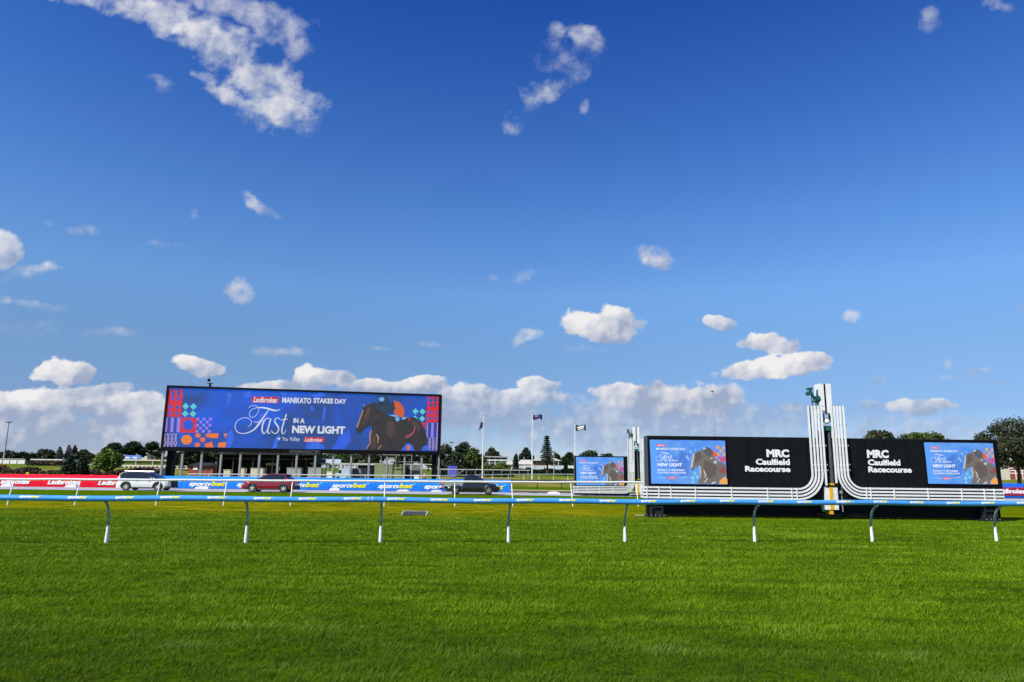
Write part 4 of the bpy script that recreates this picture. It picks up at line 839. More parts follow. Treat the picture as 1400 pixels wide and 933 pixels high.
def logo_sb(b, x0, x1, g, ht, y):
    w = x1 - x0; z0 = g + ht * .22
    text_on(b, 'sports', x0, x0 + .57 * w, z0 - .13, z0 + .42, y, .045, .28, .92, 0); text_on(b, 'bet', x0 + .56 * w, x0 + .94 * w, z0, z0 + .50, y, .045, .28, .92, 1)
    b.add([(x0 + .95 * w, y, z0 + .40), (x0 + .985 * w, y, z0 + .40), (x0 + 1.01 * w, y, z0 + .52), (x0 + .965 * w, y, z0 + .52)], [(0, 1, 2, 3)], 2)
def logo_lb(b, x0, x1, g, ht, y): text_on(b, 'Ladbrokes', x0, x1, g + ht * .20, g + ht * .20 + .52, y, .045, .3, .95, 0)
def logo_lb2(b, x0, x1, g, ht, y):
    n = 24; w = (x1 - x0) * 1.25; cx = (x0 + x1) / 2; zc = g + ht * .46
    pts = [(cx + w / 2 * np.sign(math.cos(a)) * abs(math.cos(a)) ** .35, zc + ht * .28 * np.sign(math.sin(a)) * abs(math.sin(a)) ** .5) for a in np.linspace(0, 2 * math.pi, n, endpoint=False)]
    poly(b, pts, y + .012, 1); text_on(b, 'Ladbrokes', x0, x1, zc - .2, zc + .26, y, .04, .3, .95, 0)
BYr = 74.5
red = [(-76, -10, -70, -27, M_redb, 0), (-10, 56, -4, 41, M_redb, 0), (56, 123, 65, 109.5, M_redb, 0), (123, 191, 134, 179, M_redb, 0)]
banner_fence('long red banner along the road behind the white car, repeating a white racing name', 'banner fence', red, BYr, 1.27, M_redb, M_redb, '', logo_lb, 56)
blu = [(191 + 65 * k, 191 + 65 * (k + 1), 191 + 65 * k + 2, 191 + 65 * k + 56, M_blueb, 0) for k in range(0, 1)] + [(256, 320.5, 258.5, 312, M_blueb, 0), (320.5, 385, 324, 376, M_blueb, 0), (385, 449.5, 388, 440.5, M_blueb, 0), (449.5, 513, 454, 504.5, M_blueb, 0), (513, 576, 517, 568, M_blueb, 0), (576, 639, 580, 630.5, M_blueb, 0), (639, 698, 641, 692, M_blueb, 0)]
banner_fence('bright blue banner behind the crimson and dark cars, with white and yellow lettering', 'banner fence', blu, BYr, 1.27, M_blueb, M_blueb, '', logo_sb, 445)
rb = [(1290, 1372, None, None, M_blued, 0), (1372, 1455, 1361, 1400, M_blued, 0), (1455, 1520, 1462, 1505, M_blued, 0)]
_mt = M_yel; M_yel = M_redd
banner_fence('blue banner with crimson oval and white name, right of the near board', 'banner fence', rb, BYr, 1.55, M_blued, M_blued, '', logo_lb2, 1400)
M_yel = _mt
# white mounds on the foot of the banners
for i, (u, w, l) in enumerate(((10, 14, 'white arched road cover at the foot of the red banner, far left'), (98, 15, 'flat white road cover at the foot of the red banner, left of the white car'), (277, 18, 'white arched road cover at the foot of the blue banner, left of the crimson car'), (458, 14, 'white arched road cover below the blue banner, right of the crimson car'), (551, 16, 'flat pale road cover below the blue banner, midway between two cars'), (597, 14, 'white road cover below the blue banner, right behind the dark pickup'), (757, 17, 'white arched road cover on the road, left of the small far board'))):
    Yc = 73.6 if u < 700 else 70; c = X(u, 668, Yc); hw = w / 2 * Yc / F; g = float(gz(c, Yc)) + .02; b = MB(); vs = []; n = 12
    for k in range(n + 1):
        a = math.pi * k / n; x = c - hw * math.cos(a); z = g + .02 + (.24 if u < 540 or u > 700 else .14) * math.sin(a) ** .7
        vs += [(x, Yc - .25, z), (x, Yc + .25, z), (x, Yc + .25, g), (x, Yc - .25, g)]
    b.add(vs, [(k * 4 + j, k * 4 + 4 + j, k * 4 + 4 + (j + 1) % 4, k * 4 + (j + 1) % 4) for k in range(n) for j in range(4)]); tag(recalc(b.build('road_cover', M_whitew)), l, 'cover', 'white covers along the road')
b = MB(); c = ground(729, 674.6); b.box(c.x - .45, c.x + .45, c.y - .2, c.y + .2, c.z, c.z + .10); b.box(c.x - .40, c.x + .40, c.y - .15, c.y + .15, c.z + .10, c.z + .13)
tag(b.build('track_marker', M_green), 'flat dark green marker beside the road, between dark pickup and far board', 'marker')
def aframe(u, lbl):
    Y = 77; x = X(u, 650, Y); g = float(gz(x, Y)); t = thing('warning_frame', lbl, 'warning sign', (x, Y, g)); m = mat('lime_plastic', (.62, .80, .02), .5)
    b = MB(); b.tube([(x - .28, Y, g), (x - .12, Y, g + 1.45), (x + .10, Y, g + 1.45), (x + .26, Y, g)], .06, 6); b.build('frame', m, t)
    b = MB(); b.box(x - .15, x + .13, Y - .02, Y + .02, g + .9, g + 1.45); b.build('sign_plate', m, t)
aframe(37.5, 'small lime yellow warning frame behind the red banner, at the far left'); aframe(166, 'small lime yellow warning frame behind the red banner, above the white car')

# dark rail and thin posts on the verge, left of the small far board
t = thing('verge_fence', 'low dark fence with thin posts on grass beyond the road', 'fence', (X(735, 660, 86), 86, float(gz(0, 86))))
Yv = 90; b = MB(); g = float(gz(0, Yv)); x0, x1 = X(622, 657, Yv), X(800, 657, Yv); b.tube([(x0, Yv, g + 1.05), (x1, Yv, g + 1.05)], .07, 8); b.build('top_rail', M_frame, t)
for u in (628, 665, 700, 734.5, 767.5, 797):
    x = X(u, 660, Yv); b = MB(); b.tube([(x, Yv, g - .05), (x, Yv, g + 1.05)], .05, 6); b.build('post', M_frame, t)

# far white rail
pts = [(252, 646.3, 93), (430, 647.2, 99), (600, 648.3, 104), (640, 648.5, 112), (790, 648.9, 140)]
def frail(u): return float(np.interp(u, [p[0] for p in pts], [p[2] for p in pts])), float(np.interp(u, [p[0] for p in pts], [p[1] for p in pts]))
us = [258] ; 
while us[-1] < 795: us.append(us[-1] + 2.75 * F / frail(us[-1])[0])
t = thing('running_rail', 'far white running rail on short posts, behind the blue banner', 'rail', (X(445, 650, 99), 99, float(gz(0, 99))))
tops = []
for u in us:
    Y, v = frail(u); x = X(u, v, Y); g = float(gz(x, Y)); tops.append(Vector((x, Y, g + 1.28)))
    b = MB(); b.tube([(x + .03, Y, g - .05), (x, Y, g + 1.28)], .055, 6); b.build('post', M_white, t)
b = MB(); b.tube(tops, .075, 8); b.build('rail_tube', M_white, t)

# ================================================================== cars
M_glass = mat('car_glass', (.016, .02, .024), .06, vary=.3, coat=.2)
M_tyre = mat('tyre', (.015, .015, .015), .8, vary=.2); M_rim = mat('alloy_wheel', (.74, .74, .74), .35, .0, vary=.05); M_rimd = mat('dusty_wheel', (.42, .38, .33), .5, .3, vary=.1)
M_light = mat('lamp_lens', (.55, .58, .62), .15, vary=.05, coat=.5); M_tail = mat('tail_lamp', (.35, .01, .01), .3, vary=.05, coat=.5)
def car(name, label, cat, origin, heading, L, W, H, top, green, paint, clad, wheels, rim, wr=.36, kind='suv', sx=1.0):
    """top: (x, z) line of bonnet, waist and tail; green: (x, z) of the cabin roof line; x from the rear (0) to the nose (L). heading +1 nose towards +x"""
    g = float(gz(origin[0], origin[1])) + .02
    t = thing(name, label, cat, (origin[0], origin[1], g))
    def place(b):                           # local car axes to the world
        b.v = [((x - L / 2) * sx * heading + origin[0], y * heading + origin[1], z + g) for x, y, z in b.v]; return b
    tx, tz = zip(*top); gx, gz_ = zip(*green)
    def arch(x, z0=.24):
        z = z0
        for w in wheels:
            d = abs(x - w)
            if d < wr + .07: z = max(z, math.sqrt((wr + .07) ** 2 - d * d) + wr)
        return z
    xs = sorted(set([0, .03, .10, .2, .35, L - .35, L - .2, L - .10, L - .03, L] + list(np.linspace(.35, L - .35, 26)) + [w + s * (wr + .07) * c for w in wheels for s in (-1, 1) for c in (.15, .4, .62, .8, .92, 1.0)]))
    def halfw(x):
        e = min(x, L - x); return W / 2 * (1 - .30 * max(0, 1 - e / .55) ** 2.2)
    b = MB(); rings = []
    for x in xs:
        w = halfw(x); zt = float(np.interp(x, tx, tz)); zb = min(arch(x), zt - .10); h = zt - zb; zm = zb + .45 * h
        prof = [(w * .93, zb), (w * .985, zb + .10 * h), (w, zm), (w * .985, zb + .72 * h), (w * .955, zt - .05), (w * .90, zt - .005), (w * .6, zt + .015), (0, zt + .025)]
        ring = [(x, -a, c) for a, c in prof] + [(x, a, c) for a, c in prof[-2::-1]]
        rings.append(ring)
    n = len(rings[0]); vs = [p for r in rings for p in r]; fs = []
    for i in range(len(rings) - 1):
        for k in range(n - 1): fs.append((i * n + k, i * n + k + 1, (i + 1) * n + k + 1, (i + 1) * n + k))
        fs.append((i * n + n - 1, i * n, (i + 1) * n, (i + 1) * n + n - 1))
    fs += [tuple(range(n)), tuple(range((len(rings) - 1) * n, len(rings) * n))[::-1]]
    b.add(vs, fs); smooth_by_angle(recalc(place(b).build('body', paint, t)), 35)
    # cabin: dark glass volume, painted roof and pillars over it
    cx = np.linspace(gx[0], gx[-1], 26)
    def cab(x): return float(np.interp(x, gx, gz_)), float(np.interp(x, tx, tz)) - .02
    b = MB(); rings = []
    for x in cx:
        zr, zb = cab(x); zr = max(zr, zb + .01); k = (zr - zb) / max(.05, H - 1.0); wb = halfw(x) * .93; wt = wb * (1 - .20 * min(1, k))
        prof = [(wb, zb), (wb * .5 + wt * .5, (zb + zr) / 2), (wt, zr - .06 * min(1, k)), (wt * .86, zr), (0, zr + .015)]
        rings.append([(x, -a, c) for a, c in prof] + [(x, a, c) for a, c in prof[-2::-1]])
    n = len(rings[0]); vs = [p for r in rings for p in r]; fs = [(i * n + k, i * n + k + 1, (i + 1) * n + k + 1, (i + 1) * n + k) for i in range(len(rings) - 1) for k in range(n - 1)]
    fs += [tuple(range(n)), tuple(range((len(rings) - 1) * n, len(rings) * n))[::-1]]
    b.add(vs, fs); smooth_by_angle(recalc(place(b).build('window_glass', M_glass, t)), 35)
    b = MB(); rr = [x for x in cx if cab(x)[0] > H - .16]; vs = []
    for x in rr:
        zr, zb = cab(x); wt = halfw(x) * .93 * .80
        vs += [(x, -wt - .015, zr - .10), (x, -wt * .9, zr + .012), (x, 0, zr + .03), (x, wt * .9, zr + .012), (x, wt + .015, zr - .10)]
    b.add(vs, [(i * 5 + k, i * 5 + k + 1, i * 5 + k + 6, i * 5 + k + 5) for i in range(len(rr) - 1) for k in range(4)]); smooth_by_angle(recalc(place(b).build('roof', paint, t)))
    def pillar(nm, xb, xt, wd, m=None):
        for s in (-1, 1):
            zr, _ = cab(xt); _, zb = cab(xb); zb += .02; ww = halfw(xb) * .93; q = MB()
            q.add([(xb - wd, s * (ww + .012), zb), (xb + wd, s * (ww + .012), zb), (xt + wd * .8, s * (ww * .80 + .02), zr - .04), (xt - wd * .8, s * (ww * .80 + .02), zr - .04),
                   (xb - wd, s * (ww - .03), zb), (xb + wd, s * (ww - .03), zb), (xt + wd * .8, s * (ww * .80 - .03), zr - .04), (xt - wd * .8, s * (ww * .80 - .03), zr - .04)],
                  [(0, 1, 2, 3), (4, 7, 6, 5), (0, 4, 5, 1), (1, 5, 6, 2), (2, 6, 7, 3), (3, 7, 4, 0)]); recalc(place(q).build(nm, m or paint, t))
    # sills and arches
    for s in (-1, 1):
        q = MB(); q.box(wheels[0] + wr + .10, wheels[1] - wr - .10, s * (W / 2 * .955) - .03, s * (W / 2 * .955) + .03, .20, .32); place(q).build('sill', clad, t)
        for w in wheels:
            q = MB(); vs = []
            for k in range(15):
                a = math.pi * (k / 14) * 1.1 - .157; vs += [(w + math.cos(a) * (wr + .05), s * (W / 2 + .004), wr + math.sin(a) * (wr + .05)), (w + math.cos(a) * (wr + .12), s * (W / 2 - .012), wr + math.sin(a) * (wr + .12)), (w + math.cos(a) * (wr + .05), s * (W / 2 - .22), wr + math.sin(a) * (wr + .05))]
            q.add(vs, [(3 * k + j, 3 * k + 3 + j, 3 * k + 3 + (j + 1) % 3, 3 * k + (j + 1) % 3) for k in range(14) for j in range(3)]); recalc(place(q).build('wheel_arch', clad, t))
        for x in (wheels[0] + (wheels[1] - wheels[0]) * .42, wheels[0] + (wheels[1] - wheels[0]) * .80):
            zt = float(np.interp(x, tx, tz)); q = MB(); q.box(x - .28, x - .12, s * (W / 2 + .012) - .012, s * (W / 2 + .012) + .012, zt - .20, zt - .17); place(q).build('door_handle', clad if kind != 'suvw' else paint, t)
        q = MB(); xm = gx[-1] - .62; zt = float(np.interp(xm, tx, tz)); q.ball((xm, s * (W / 2 + .07), zt + .09), .10, .7, 1.1, .75, 8, 5); place(q).build('mirror', paint, t)
    q = MB(); q.box(wheels[0] - .3, wheels[1] + .3, -W / 2 * .8, W / 2 * .8, .22, .45); place(q).build('underbody', M_dark, t)
    for w in wheels:
        for s in (-1, 1):
            q = MB(); yc = s * (W / 2 - .12); prof = [(wr * .62, -.10), (wr * .90, -.115), (wr, -.08), (wr, .08), (wr * .90, .115), (wr * .62, .10)]; n = 24
            q.add([(w + math.cos(2 * math.pi * k / n) * r_, yc + d_, wr + math.sin(2 * math.pi * k / n) * r_) for k in range(n) for r_, d_ in prof],
                  [(k * 6 + j, k * 6 + (j + 1) % 6, ((k + 1) % n) * 6 + (j + 1) % 6, ((k + 1) % n) * 6 + j) for k in range(n) for j in range(6)])
            wh = smooth_by_angle(recalc(place(q).build('tyre', M_tyre, t)), 50)
            q = MB(); yo = yc + s * .085
            q.disc((w, yc - s * .02, wr), wr * .62, 'y', 20, 0); 
            for k in range(5):
                a = 2 * math.pi * k / 5 + .3; a1, a2 = a - .24, a + .24
                q.add([(w + math.cos(a1) * wr * .16, yo, wr + math.sin(a1) * wr * .16), (w + math.cos(a - .19) * wr * .64, yo, wr + math.sin(a - .19) * wr * .64), (w + math.cos(a + .19) * wr * .64, yo, wr + math.sin(a + .19) * wr * .64), (w + math.cos(a2) * wr * .16, yo, wr + math.sin(a2) * wr * .16),
                       (w + math.cos(a1) * wr * .16, yo - s * .05, wr + math.sin(a1) * wr * .16), (w + math.cos(a - .19) * wr * .64, yo - s * .05, wr + math.sin(a - .19) * wr * .64), (w + math.cos(a + .19) * wr * .64, yo - s * .05, wr + math.sin(a + .19) * wr * .64), (w + math.cos(a2) * wr * .16, yo - s * .05, wr + math.sin(a2) * wr * .16)],
                      [(0, 1, 2, 3), (0, 4, 5, 1), (1, 5, 6, 2), (2, 6, 7, 3)], 1)
            q.disc((w, yo + s * .005, wr), wr * .2, 'y', 12, 1)
            vs = []
            for k in range(24): a = 2 * math.pi * k / 24; vs += [(w + math.cos(a) * wr * .56, yo, wr + math.sin(a) * wr * .56), (w + math.cos(a) * wr * .66, yo, wr + math.sin(a) * wr * .66)]
            q.add(vs, [(2 * k, 2 * k + 1, (2 * k + 3) % 48, (2 * k + 2) % 48) for k in range(24)], 1)
            recalc(place(q).build('rim', [M_tyre, rim], t))
    return t, place, pillar, cab, halfw
# white car, nose to the right
Yc = 66.6; xw = (X(161.5, 662, Yc - .9) + X(227.5, 662, Yc - .9)) / 2 - .02
M_pw = mat('white_paint', (.80, .80, .80), .25, vary=.02, coat=.9); M_pr = mat('crimson_paint', (.30, .008, .03), .22, .25, vary=.04, coat=1.0); M_pd = mat('charcoal_paint', (.016, .018, .021), .25, .3, vary=.08, coat=.7)
t, pl, pil, cab, hw = car('parked_car', 'white seven-seat car with dark windows, on the road before the red banner', 'car', (xw, Yc), 1, 4.72, 1.86, 1.75,
    [(0, .55), (.03, .80), (.10, 1.02), (.3, 1.10), (3.2, 1.07), (3.45, 1.05), (4.2, 1.01), (4.55, .97), (4.68, .86), (4.72, .70)],
    [(.12, 1.08), (.32, 1.50), (.55, 1.68), (1.1, 1.74), (2.1, 1.745), (2.7, 1.66), (3.05, 1.48), (3.45, 1.24), (3.75, 1.05)], M_pw, M_dark, (.98, 3.72), M_rim, sx=1.08)
pil('pillar', .30, .58, .17); pil('pillar', 1.55, 1.60, .035, M_frame); pil('pillar', 2.45, 2.38, .04, M_frame); pil('pillar', 3.42, 2.78, .035)
for s in (-1, 1):
    q = MB(); q.box(4.44, 4.60, s * .70 - .12, s * .70 + .12, .66, .88); q.v = [(x - (abs(y) > .75) * .06, y, z) for x, y, z in q.v]; pl(q).build('headlight', M_light, t)
    q = MB(); q.box(-.02, .10, s * .78 - .1, s * .78 + .1, .85, 1.0); pl(q).build('tail_light', M_tail, t)
    q = MB(); q.tube([(.6, s * .62, 1.79), (2.6, s * .60, 1.77)], .025, 6); pl(q).build('roof_bar', M_alu, t)
q = MB(); q.box(4.62, 4.76, -.64, .64, .30, .90); pl(q).build('grille', M_dark, t)
q = MB(); q.box(4.30, 4.70, -.90, .90, .24, .40); pl(q).build('front_bumper', M_dark, t)
# crimson car, nose to the left
Yc = 66.4; xr = (X(332, 662, Yc - .9) + X(399, 662, Yc - .9)) / 2
t, pl, pil, cab, hw = car('parked_car', 'crimson small family car facing left, parked on the road before the blue banner', 'car', (xr, Yc), -1, 4.62, 1.85, 1.68,
    [(0, .50), (.05, .85), (.15, 1.02), (.5, 1.08), (3.1, .99), (3.4, .98), (4.1, .97), (4.42, .90), (4.57, .76), (4.62, .58)],
    [(.15, 1.04), (.55, 1.34), (.80, 1.56), (1.2, 1.645), (2.0, 1.675), (2.5, 1.63), (3.0, 1.38), (3.65, 1.02)], M_pr, mat('grey_cladding', (.055, .055, .06), .7), (.92, 3.60), M_rim, sx=1.08)
pil('pillar', .62, .98, .20); pil('pillar', 1.62, 1.68, .03, M_frame); pil('pillar', 2.42, 2.32, .035, M_frame); pil('pillar', 3.52, 2.62, .035)
for s in (-1, 1):
    q = MB(); q.box(4.34, 4.54, s * .70 - .14, s * .70 + .14, .66, .78); pl(q).build('headlight', M_light, t)
    q = MB(); q.box(-.02, .14, s * .72 - .16, s * .72 + .16, .86, .98); pl(q).build('tail_light', M_tail, t)
q = MB(); q.box(4.52, 4.65, -.55, .55, .34, .72); pl(q).build('grille', M_dark, t)
q = MB(); q.box(-.04, .08, -.84, .84, .26, .60); pl(q).build('rear_bumper', M_dark, t)
q = MB(); q.box(.62, .92, -.62, .62, 1.60, 1.64); pl(q).build('tail_spoiler', M_dark, t)
# dark pickup with an open tray and a boom, nose to the right
Yc = 66.4; xp = (X(607, 662, Yc - .9) + X(682.5, 662, Yc - .9)) / 2 + .05
t, pl, pil, cab, hw = car('pickup_truck', 'dark double-cab pickup with an open tray and a slanting boom, on the road', 'pickup', (xp, Yc), 1, 5.35, 1.86, 1.80,
    [(0, .62), (.05, .70), (1.75, .72), (1.80, 1.12), (3.9, 1.08), (4.3, 1.06), (4.95, .98), (5.20, .84), (5.32, .62), (5.35, .5)],
    [(1.82, 1.08), (1.88, 1.62), (2.1, 1.77), (2.7, 1.80), (3.2, 1.74), (3.6, 1.50), (4.25, 1.07)], M_pd, M_dark, (1.02, 4.28), M_rimd, .42, sx=.94)
pil('pillar', 1.90, 1.98, .06); pil('pillar', 2.85, 2.85, .04, M_frame); pil('pillar', 4.05, 3.35, .035)
q = MB(); q.box(-.15, 1.72, -.92, .92, .80, .88); pl(q).build('tray_floor', M_alu, t)
for s in (-1, 1):
    q = MB(); q.box(-.15, 1.72, s * .92 - .02, s * .92 + .02, .90, 1.10); pl(q).build('tray_side', M_alu, t)
    q = MB(); q.box(5.0, 5.22, s * .68 - .14, s * .68 + .14, .78, .94); pl(q).build('headlight', M_light, t)
q = MB(); q.box(5.2, 5.42, -.80, .80, .40, .72); pl(q).build('bull_bar', M_dark, t)
q = MB(); q.tube([(-.6, -.2, 1.12), (.4, -.2, 1.35), (2.05, -.2, 2.36)], [.08, .08, .07], 6); q.tube([(1.0, -.2, .9), (1.25, -.2, 1.9)], .04, 6); q.tube([(-.5, -.25, .55), (-.1, -.25, .85), (.1, -.2, 1.2)], .05, 6); pl(q).build('boom', mat('boom_steel', (.10, .08, .07), .6, .3), t)
q = MB(); q.box(.15, .75, -.75, -.1, .92, 1.22); pl(q).build('cargo_box', M_whitew, t)
q = MB(); q.box(-.15, .35, -.7, .4, .55, .72); q.tube([(-.6, -.4, .5), (.1, -.4, .62)], .07, 6); pl(q).build('tow_gear', M_dark, t)
q = MB(); q.tube([(-.55, -.5, .92), (-.15, -.5, .98)], .13, 8); pl(q).build('hose_reel', mat('rust_orange', (.35, .10, .04), .6), t)

# ================================================================== flags
def flag_pole(label, u, vb, vt, Y, fkind, wind=1):
    p = at(u, vb, Y); g = float(gz(p.x, Y)); x = p.x; zt = at(u, vt, Y).z
    t = thing('flag_pole', label, 'flagpole', (x, Y, g), 'flagpoles beyond the far rail'); b = MB(); b.tube([(x, Y, g - .1), (x, Y, zt)], [.14, .07], 8); b.build('pole', M_whitew, t)
    b = MB(); b.ball((x, Y, zt + .05), .12); b.build('finial', M_alu, t)
    k = Y / F; n = 12
    if fkind == 'limp': W_, H_ = -5.5 * k, 11.5 * k; off = 1
    elif fkind == 'stars': W_, H_ = 12.5 * k, 7 * k; off = 1
    else: W_, H_ = 14 * k, 8 * k; off = 1
    zf = {'limp': at(u, 577, Y).z, 'stars': at(u, 567, Y).z, 'club': at(u, 581, Y).z}[fkind]
    def P(a, c, d=0):
        if fkind == 'limp': return (x + 1.25 * W_ * a * (.62 + .38 * c) + .1, Y + .5 * math.sin(a * 7) * k * 8 * .1 - d, zf - H_ * c * (.55 + .45 * a) - a * .1)
        return (x + .12 + W_ * a, Y + .6 * math.sin(a * 6.5) * (.4 + a) - d, zf - H_ * (c * (1 - .25 * a)) - .22 * a * (1 + 1.3 * math.sin(a * 6 + c)))
    def sheet(a0, a1, c0, c1, m, d=.0, nm='cloth', both=True):
        q = MB(); vs = []
        for i in range(n + 1):
            a = a0 + (a1 - a0) * i / n
            for j in range(4): vs.append(P(a, c0 + (c1 - c0) * j / 3, d))
        q.add(vs, [(i * 4 + j, i * 4 + j + 1, i * 4 + j + 5, i * 4 + j + 4) for i in range(n) for j in range(3)])
        return q.build(nm, m, t, smooth=True)
    navy = mat('navy_cloth', (.012, .018, .12), .8); wht = mat('white_cloth', (.75, .75, .75), .8); rd = mat('red_cloth', (.55, .015, .03), .8); blk = mat('black_cloth', (.015, .015, .02), .8)
    if fkind == 'limp': sheet(0, 1, 0, 1, navy)
    elif fkind == 'stars':
        sheet(0, 1, 0, 1, navy); sheet(0, .48, .18, .32, wht, .03, 'cross'); sheet(.19, .29, 0, .5, wht, .03, 'cross'); sheet(0, .48, .21, .29, rd, .05, 'cross'); sheet(.21, .27, 0, .5, rd, .05, 'cross')
        for a, c, r_ in ((.24, .76, .07), (.75, .18, .04), (.75, .82, .04), (.63, .45, .04), (.87, .40, .04)):
            q = MB(); q.add([P(a + r_ * math.cos(j * math.pi / 5) * (1 if j % 2 == 0 else .45) * .6, c + r_ * 1.3 * math.sin(j * math.pi / 5) * (1 if j % 2 == 0 else .45), .05) for j in range(10)], [tuple(range(10))]); q.build('star', wht, t)
    else:
        sheet(0, 1, 0, 1, blk); sheet(.12, .85, .22, .48, wht, .03, 'stripe'); sheet(.15, .8, .62, .80, wht, .03, 'stripe')
flag_pole('leftmost of three flagpoles, its dark flag hanging limp', 659.5, 648, 569, 150, 'limp')
flag_pole('tallest flagpole, flying a navy flag with stars and a red and white cross', 727.5, 650, 565.5, 150, 'stars')
flag_pole('flagpole beside the small far board, flying a black and white flag', 786.5, 650, 579.5, 150, 'club')
def light_mast(label, u, vt, Y, bars, r=.2):
    x = X(u, 600, Y); g = float(gz(x, Y)); zt = Z(u, vt, Y); t = thing('light_mast', label, 'light mast', (x, Y, g)); k = Y / F
    b = MB(); b.tube([(x, Y, g), (x, Y, zt)], [r * 1.3, r * .7], 8); b.build('pole', M_legs, t)
    b = MB(); b.box(x - bars * k, x + bars * k, Y - .3, Y + .3, zt - .5 * k, zt + .5 * k); b.build('lamp_bar', M_frame, t)
light_mast('tall grey lighting mast with a wide lamp bar, far left above the white wall', 9, 577.3, 230, 4.5, .24)
light_mast('thin pale lighting mast rising behind the near left black board', 976.5, 535.3, 260, 1.6, .2)
light_mast('small lamp mast above the dense trees right of the video board', 617.5, 605, 300, 3, .25)
light_mast('thin lamp post beside the tiled house, left of the small board', 757.5, 618, 190, 1.6, .1)

# ================================================================== trees
def leaf_mat(name, c1, c2):
    if name in MATS: return MATS[name]
    m = bpy.data.materials.new(name); m.use_nodes = True; t = m.node_tree; b = t.nodes['Principled BSDF']; b.inputs['Roughness'].default_value = .7; b.inputs['Specular IOR Level'].default_value = .2
    a = t.nodes.new('ShaderNodeAttribute'); a.attribute_name = 'tone'; cr = t.nodes.new('ShaderNodeValToRGB'); cr.color_ramp.elements[0].color = (*c1, 1); cr.color_ramp.elements[1].color = (*c2, 1)
    t.links.new(a.outputs['Fac'], cr.inputs[0]); t.links.new(cr.outputs[0], b.inputs['Base Color']); MATS[name] = m; return m
LEAF = dict(dark=leaf_mat('leaf_dark', (0.013, 0.025, 0.012), (0.045, 0.068, 0.025)), gum=leaf_mat('leaf_gum', (0.025, 0.036, 0.018), (0.085, 0.097, 0.045)), olive=leaf_mat('leaf_olive', (0.039, 0.062, 0.013), (0.113, 0.148, 0.034)), bright=leaf_mat('leaf_bright', (0.051, 0.091, 0.012), (0.148, 0.216, 0.034)),
            pine=leaf_mat('leaf_pine', (0.012, 0.025, 0.013), (0.034, 0.057, 0.029)), brown=leaf_mat('leaf_brown', (0.068, 0.051, 0.034), (0.148, 0.113, 0.068)), grey=leaf_mat('leaf_grey', (0.102, 0.097, 0.085), (0.204, 0.193, 0.159)), rust=leaf_mat('leaf_rust', (0.080, 0.034, 0.023), (0.181, 0.080, 0.045)), autumn=leaf_mat('leaf_autumn', (0.284, 0.080, 0.012), (0.476, 0.159, 0.023)))
M_bark = mat('bark', (.10, .08, .06), .9, vary=.3, scale=2, bump=.5)
def leaves(name, pts, size, m, parent, seed=0, org=(0, 0, 0), aspect=.75):
    r = np.random.default_rng(seed); n = len(pts); nrm = r.normal(size=(n, 3)); nrm[:, 2] = np.abs(nrm[:, 2]) + .3; nrm /= np.linalg.norm(nrm, axis=1)[:, None]
    a = np.cross(nrm, r.normal(size=(n, 3))); a /= np.linalg.norm(a, axis=1)[:, None]; b_ = np.cross(nrm, a); s = size * (.6 + .8 * r.random(n))[:, None]
    P = np.empty((n, 4, 3)); P[:, 0] = pts - a * s; P[:, 1] = pts - b_ * s * aspect; P[:, 2] = pts + a * s; P[:, 3] = pts + b_ * s * aspect
    P -= np.array(org); me = bpy.data.meshes.new(name); me.vertices.add(n * 4); me.vertices.foreach_set('co', P.ravel()); me.loops.add(n * 4); me.loops.foreach_set('vertex_index', np.arange(n * 4, dtype=np.int32)); me.polygons.add(n); me.polygons.foreach_set('loop_start', np.arange(0, n * 4, 4, dtype=np.int32)); me.update()
    at_ = me.attributes.new('tone', 'FLOAT', 'POINT'); cl = vnoise(pts[:, 0] / (size * 5) + 3, pts[:, 2] / (size * 5) + pts[:, 1] / (size * 7), seed); at_.data.foreach_set('value', np.repeat(np.clip(.55 * cl + .45 * r.random(n), 0, 1), 4).astype(np.float32))
    me.materials.append(m); o = bpy.data.objects.new(name, me); COL.objects.link(o); o.parent = parent; return o
_seed = [100]
def blobs_points(bl, n, r, hollow=.5):
    vol = np.array([a[3] * a[4] * a[5] for a in bl]) ** (2 / 3); cnt = r.multinomial(n, vol / vol.sum()); out = []
    for (cx, cy, cz, rx, ry, rz), k in zip(bl, cnt):
        d = r.normal(size=(k, 3)); d /= np.linalg.norm(d, axis=1)[:, None] + 1e-9; rad = (hollow + (1 - hollow) * r.random(k)) ; 
        bumps = 1 + .18 * (vnoise(d[:, 0] * 3 + cx, d[:, 2] * 3 + d[:, 1] * 2, 3) - .5) * 2; out.append(np.stack([cx + d[:, 0] * rx * rad * bumps, cy + d[:, 1] * ry * rad * bumps, cz + d[:, 2] * rz * rad * bumps], -1))
    return np.concatenate(out)
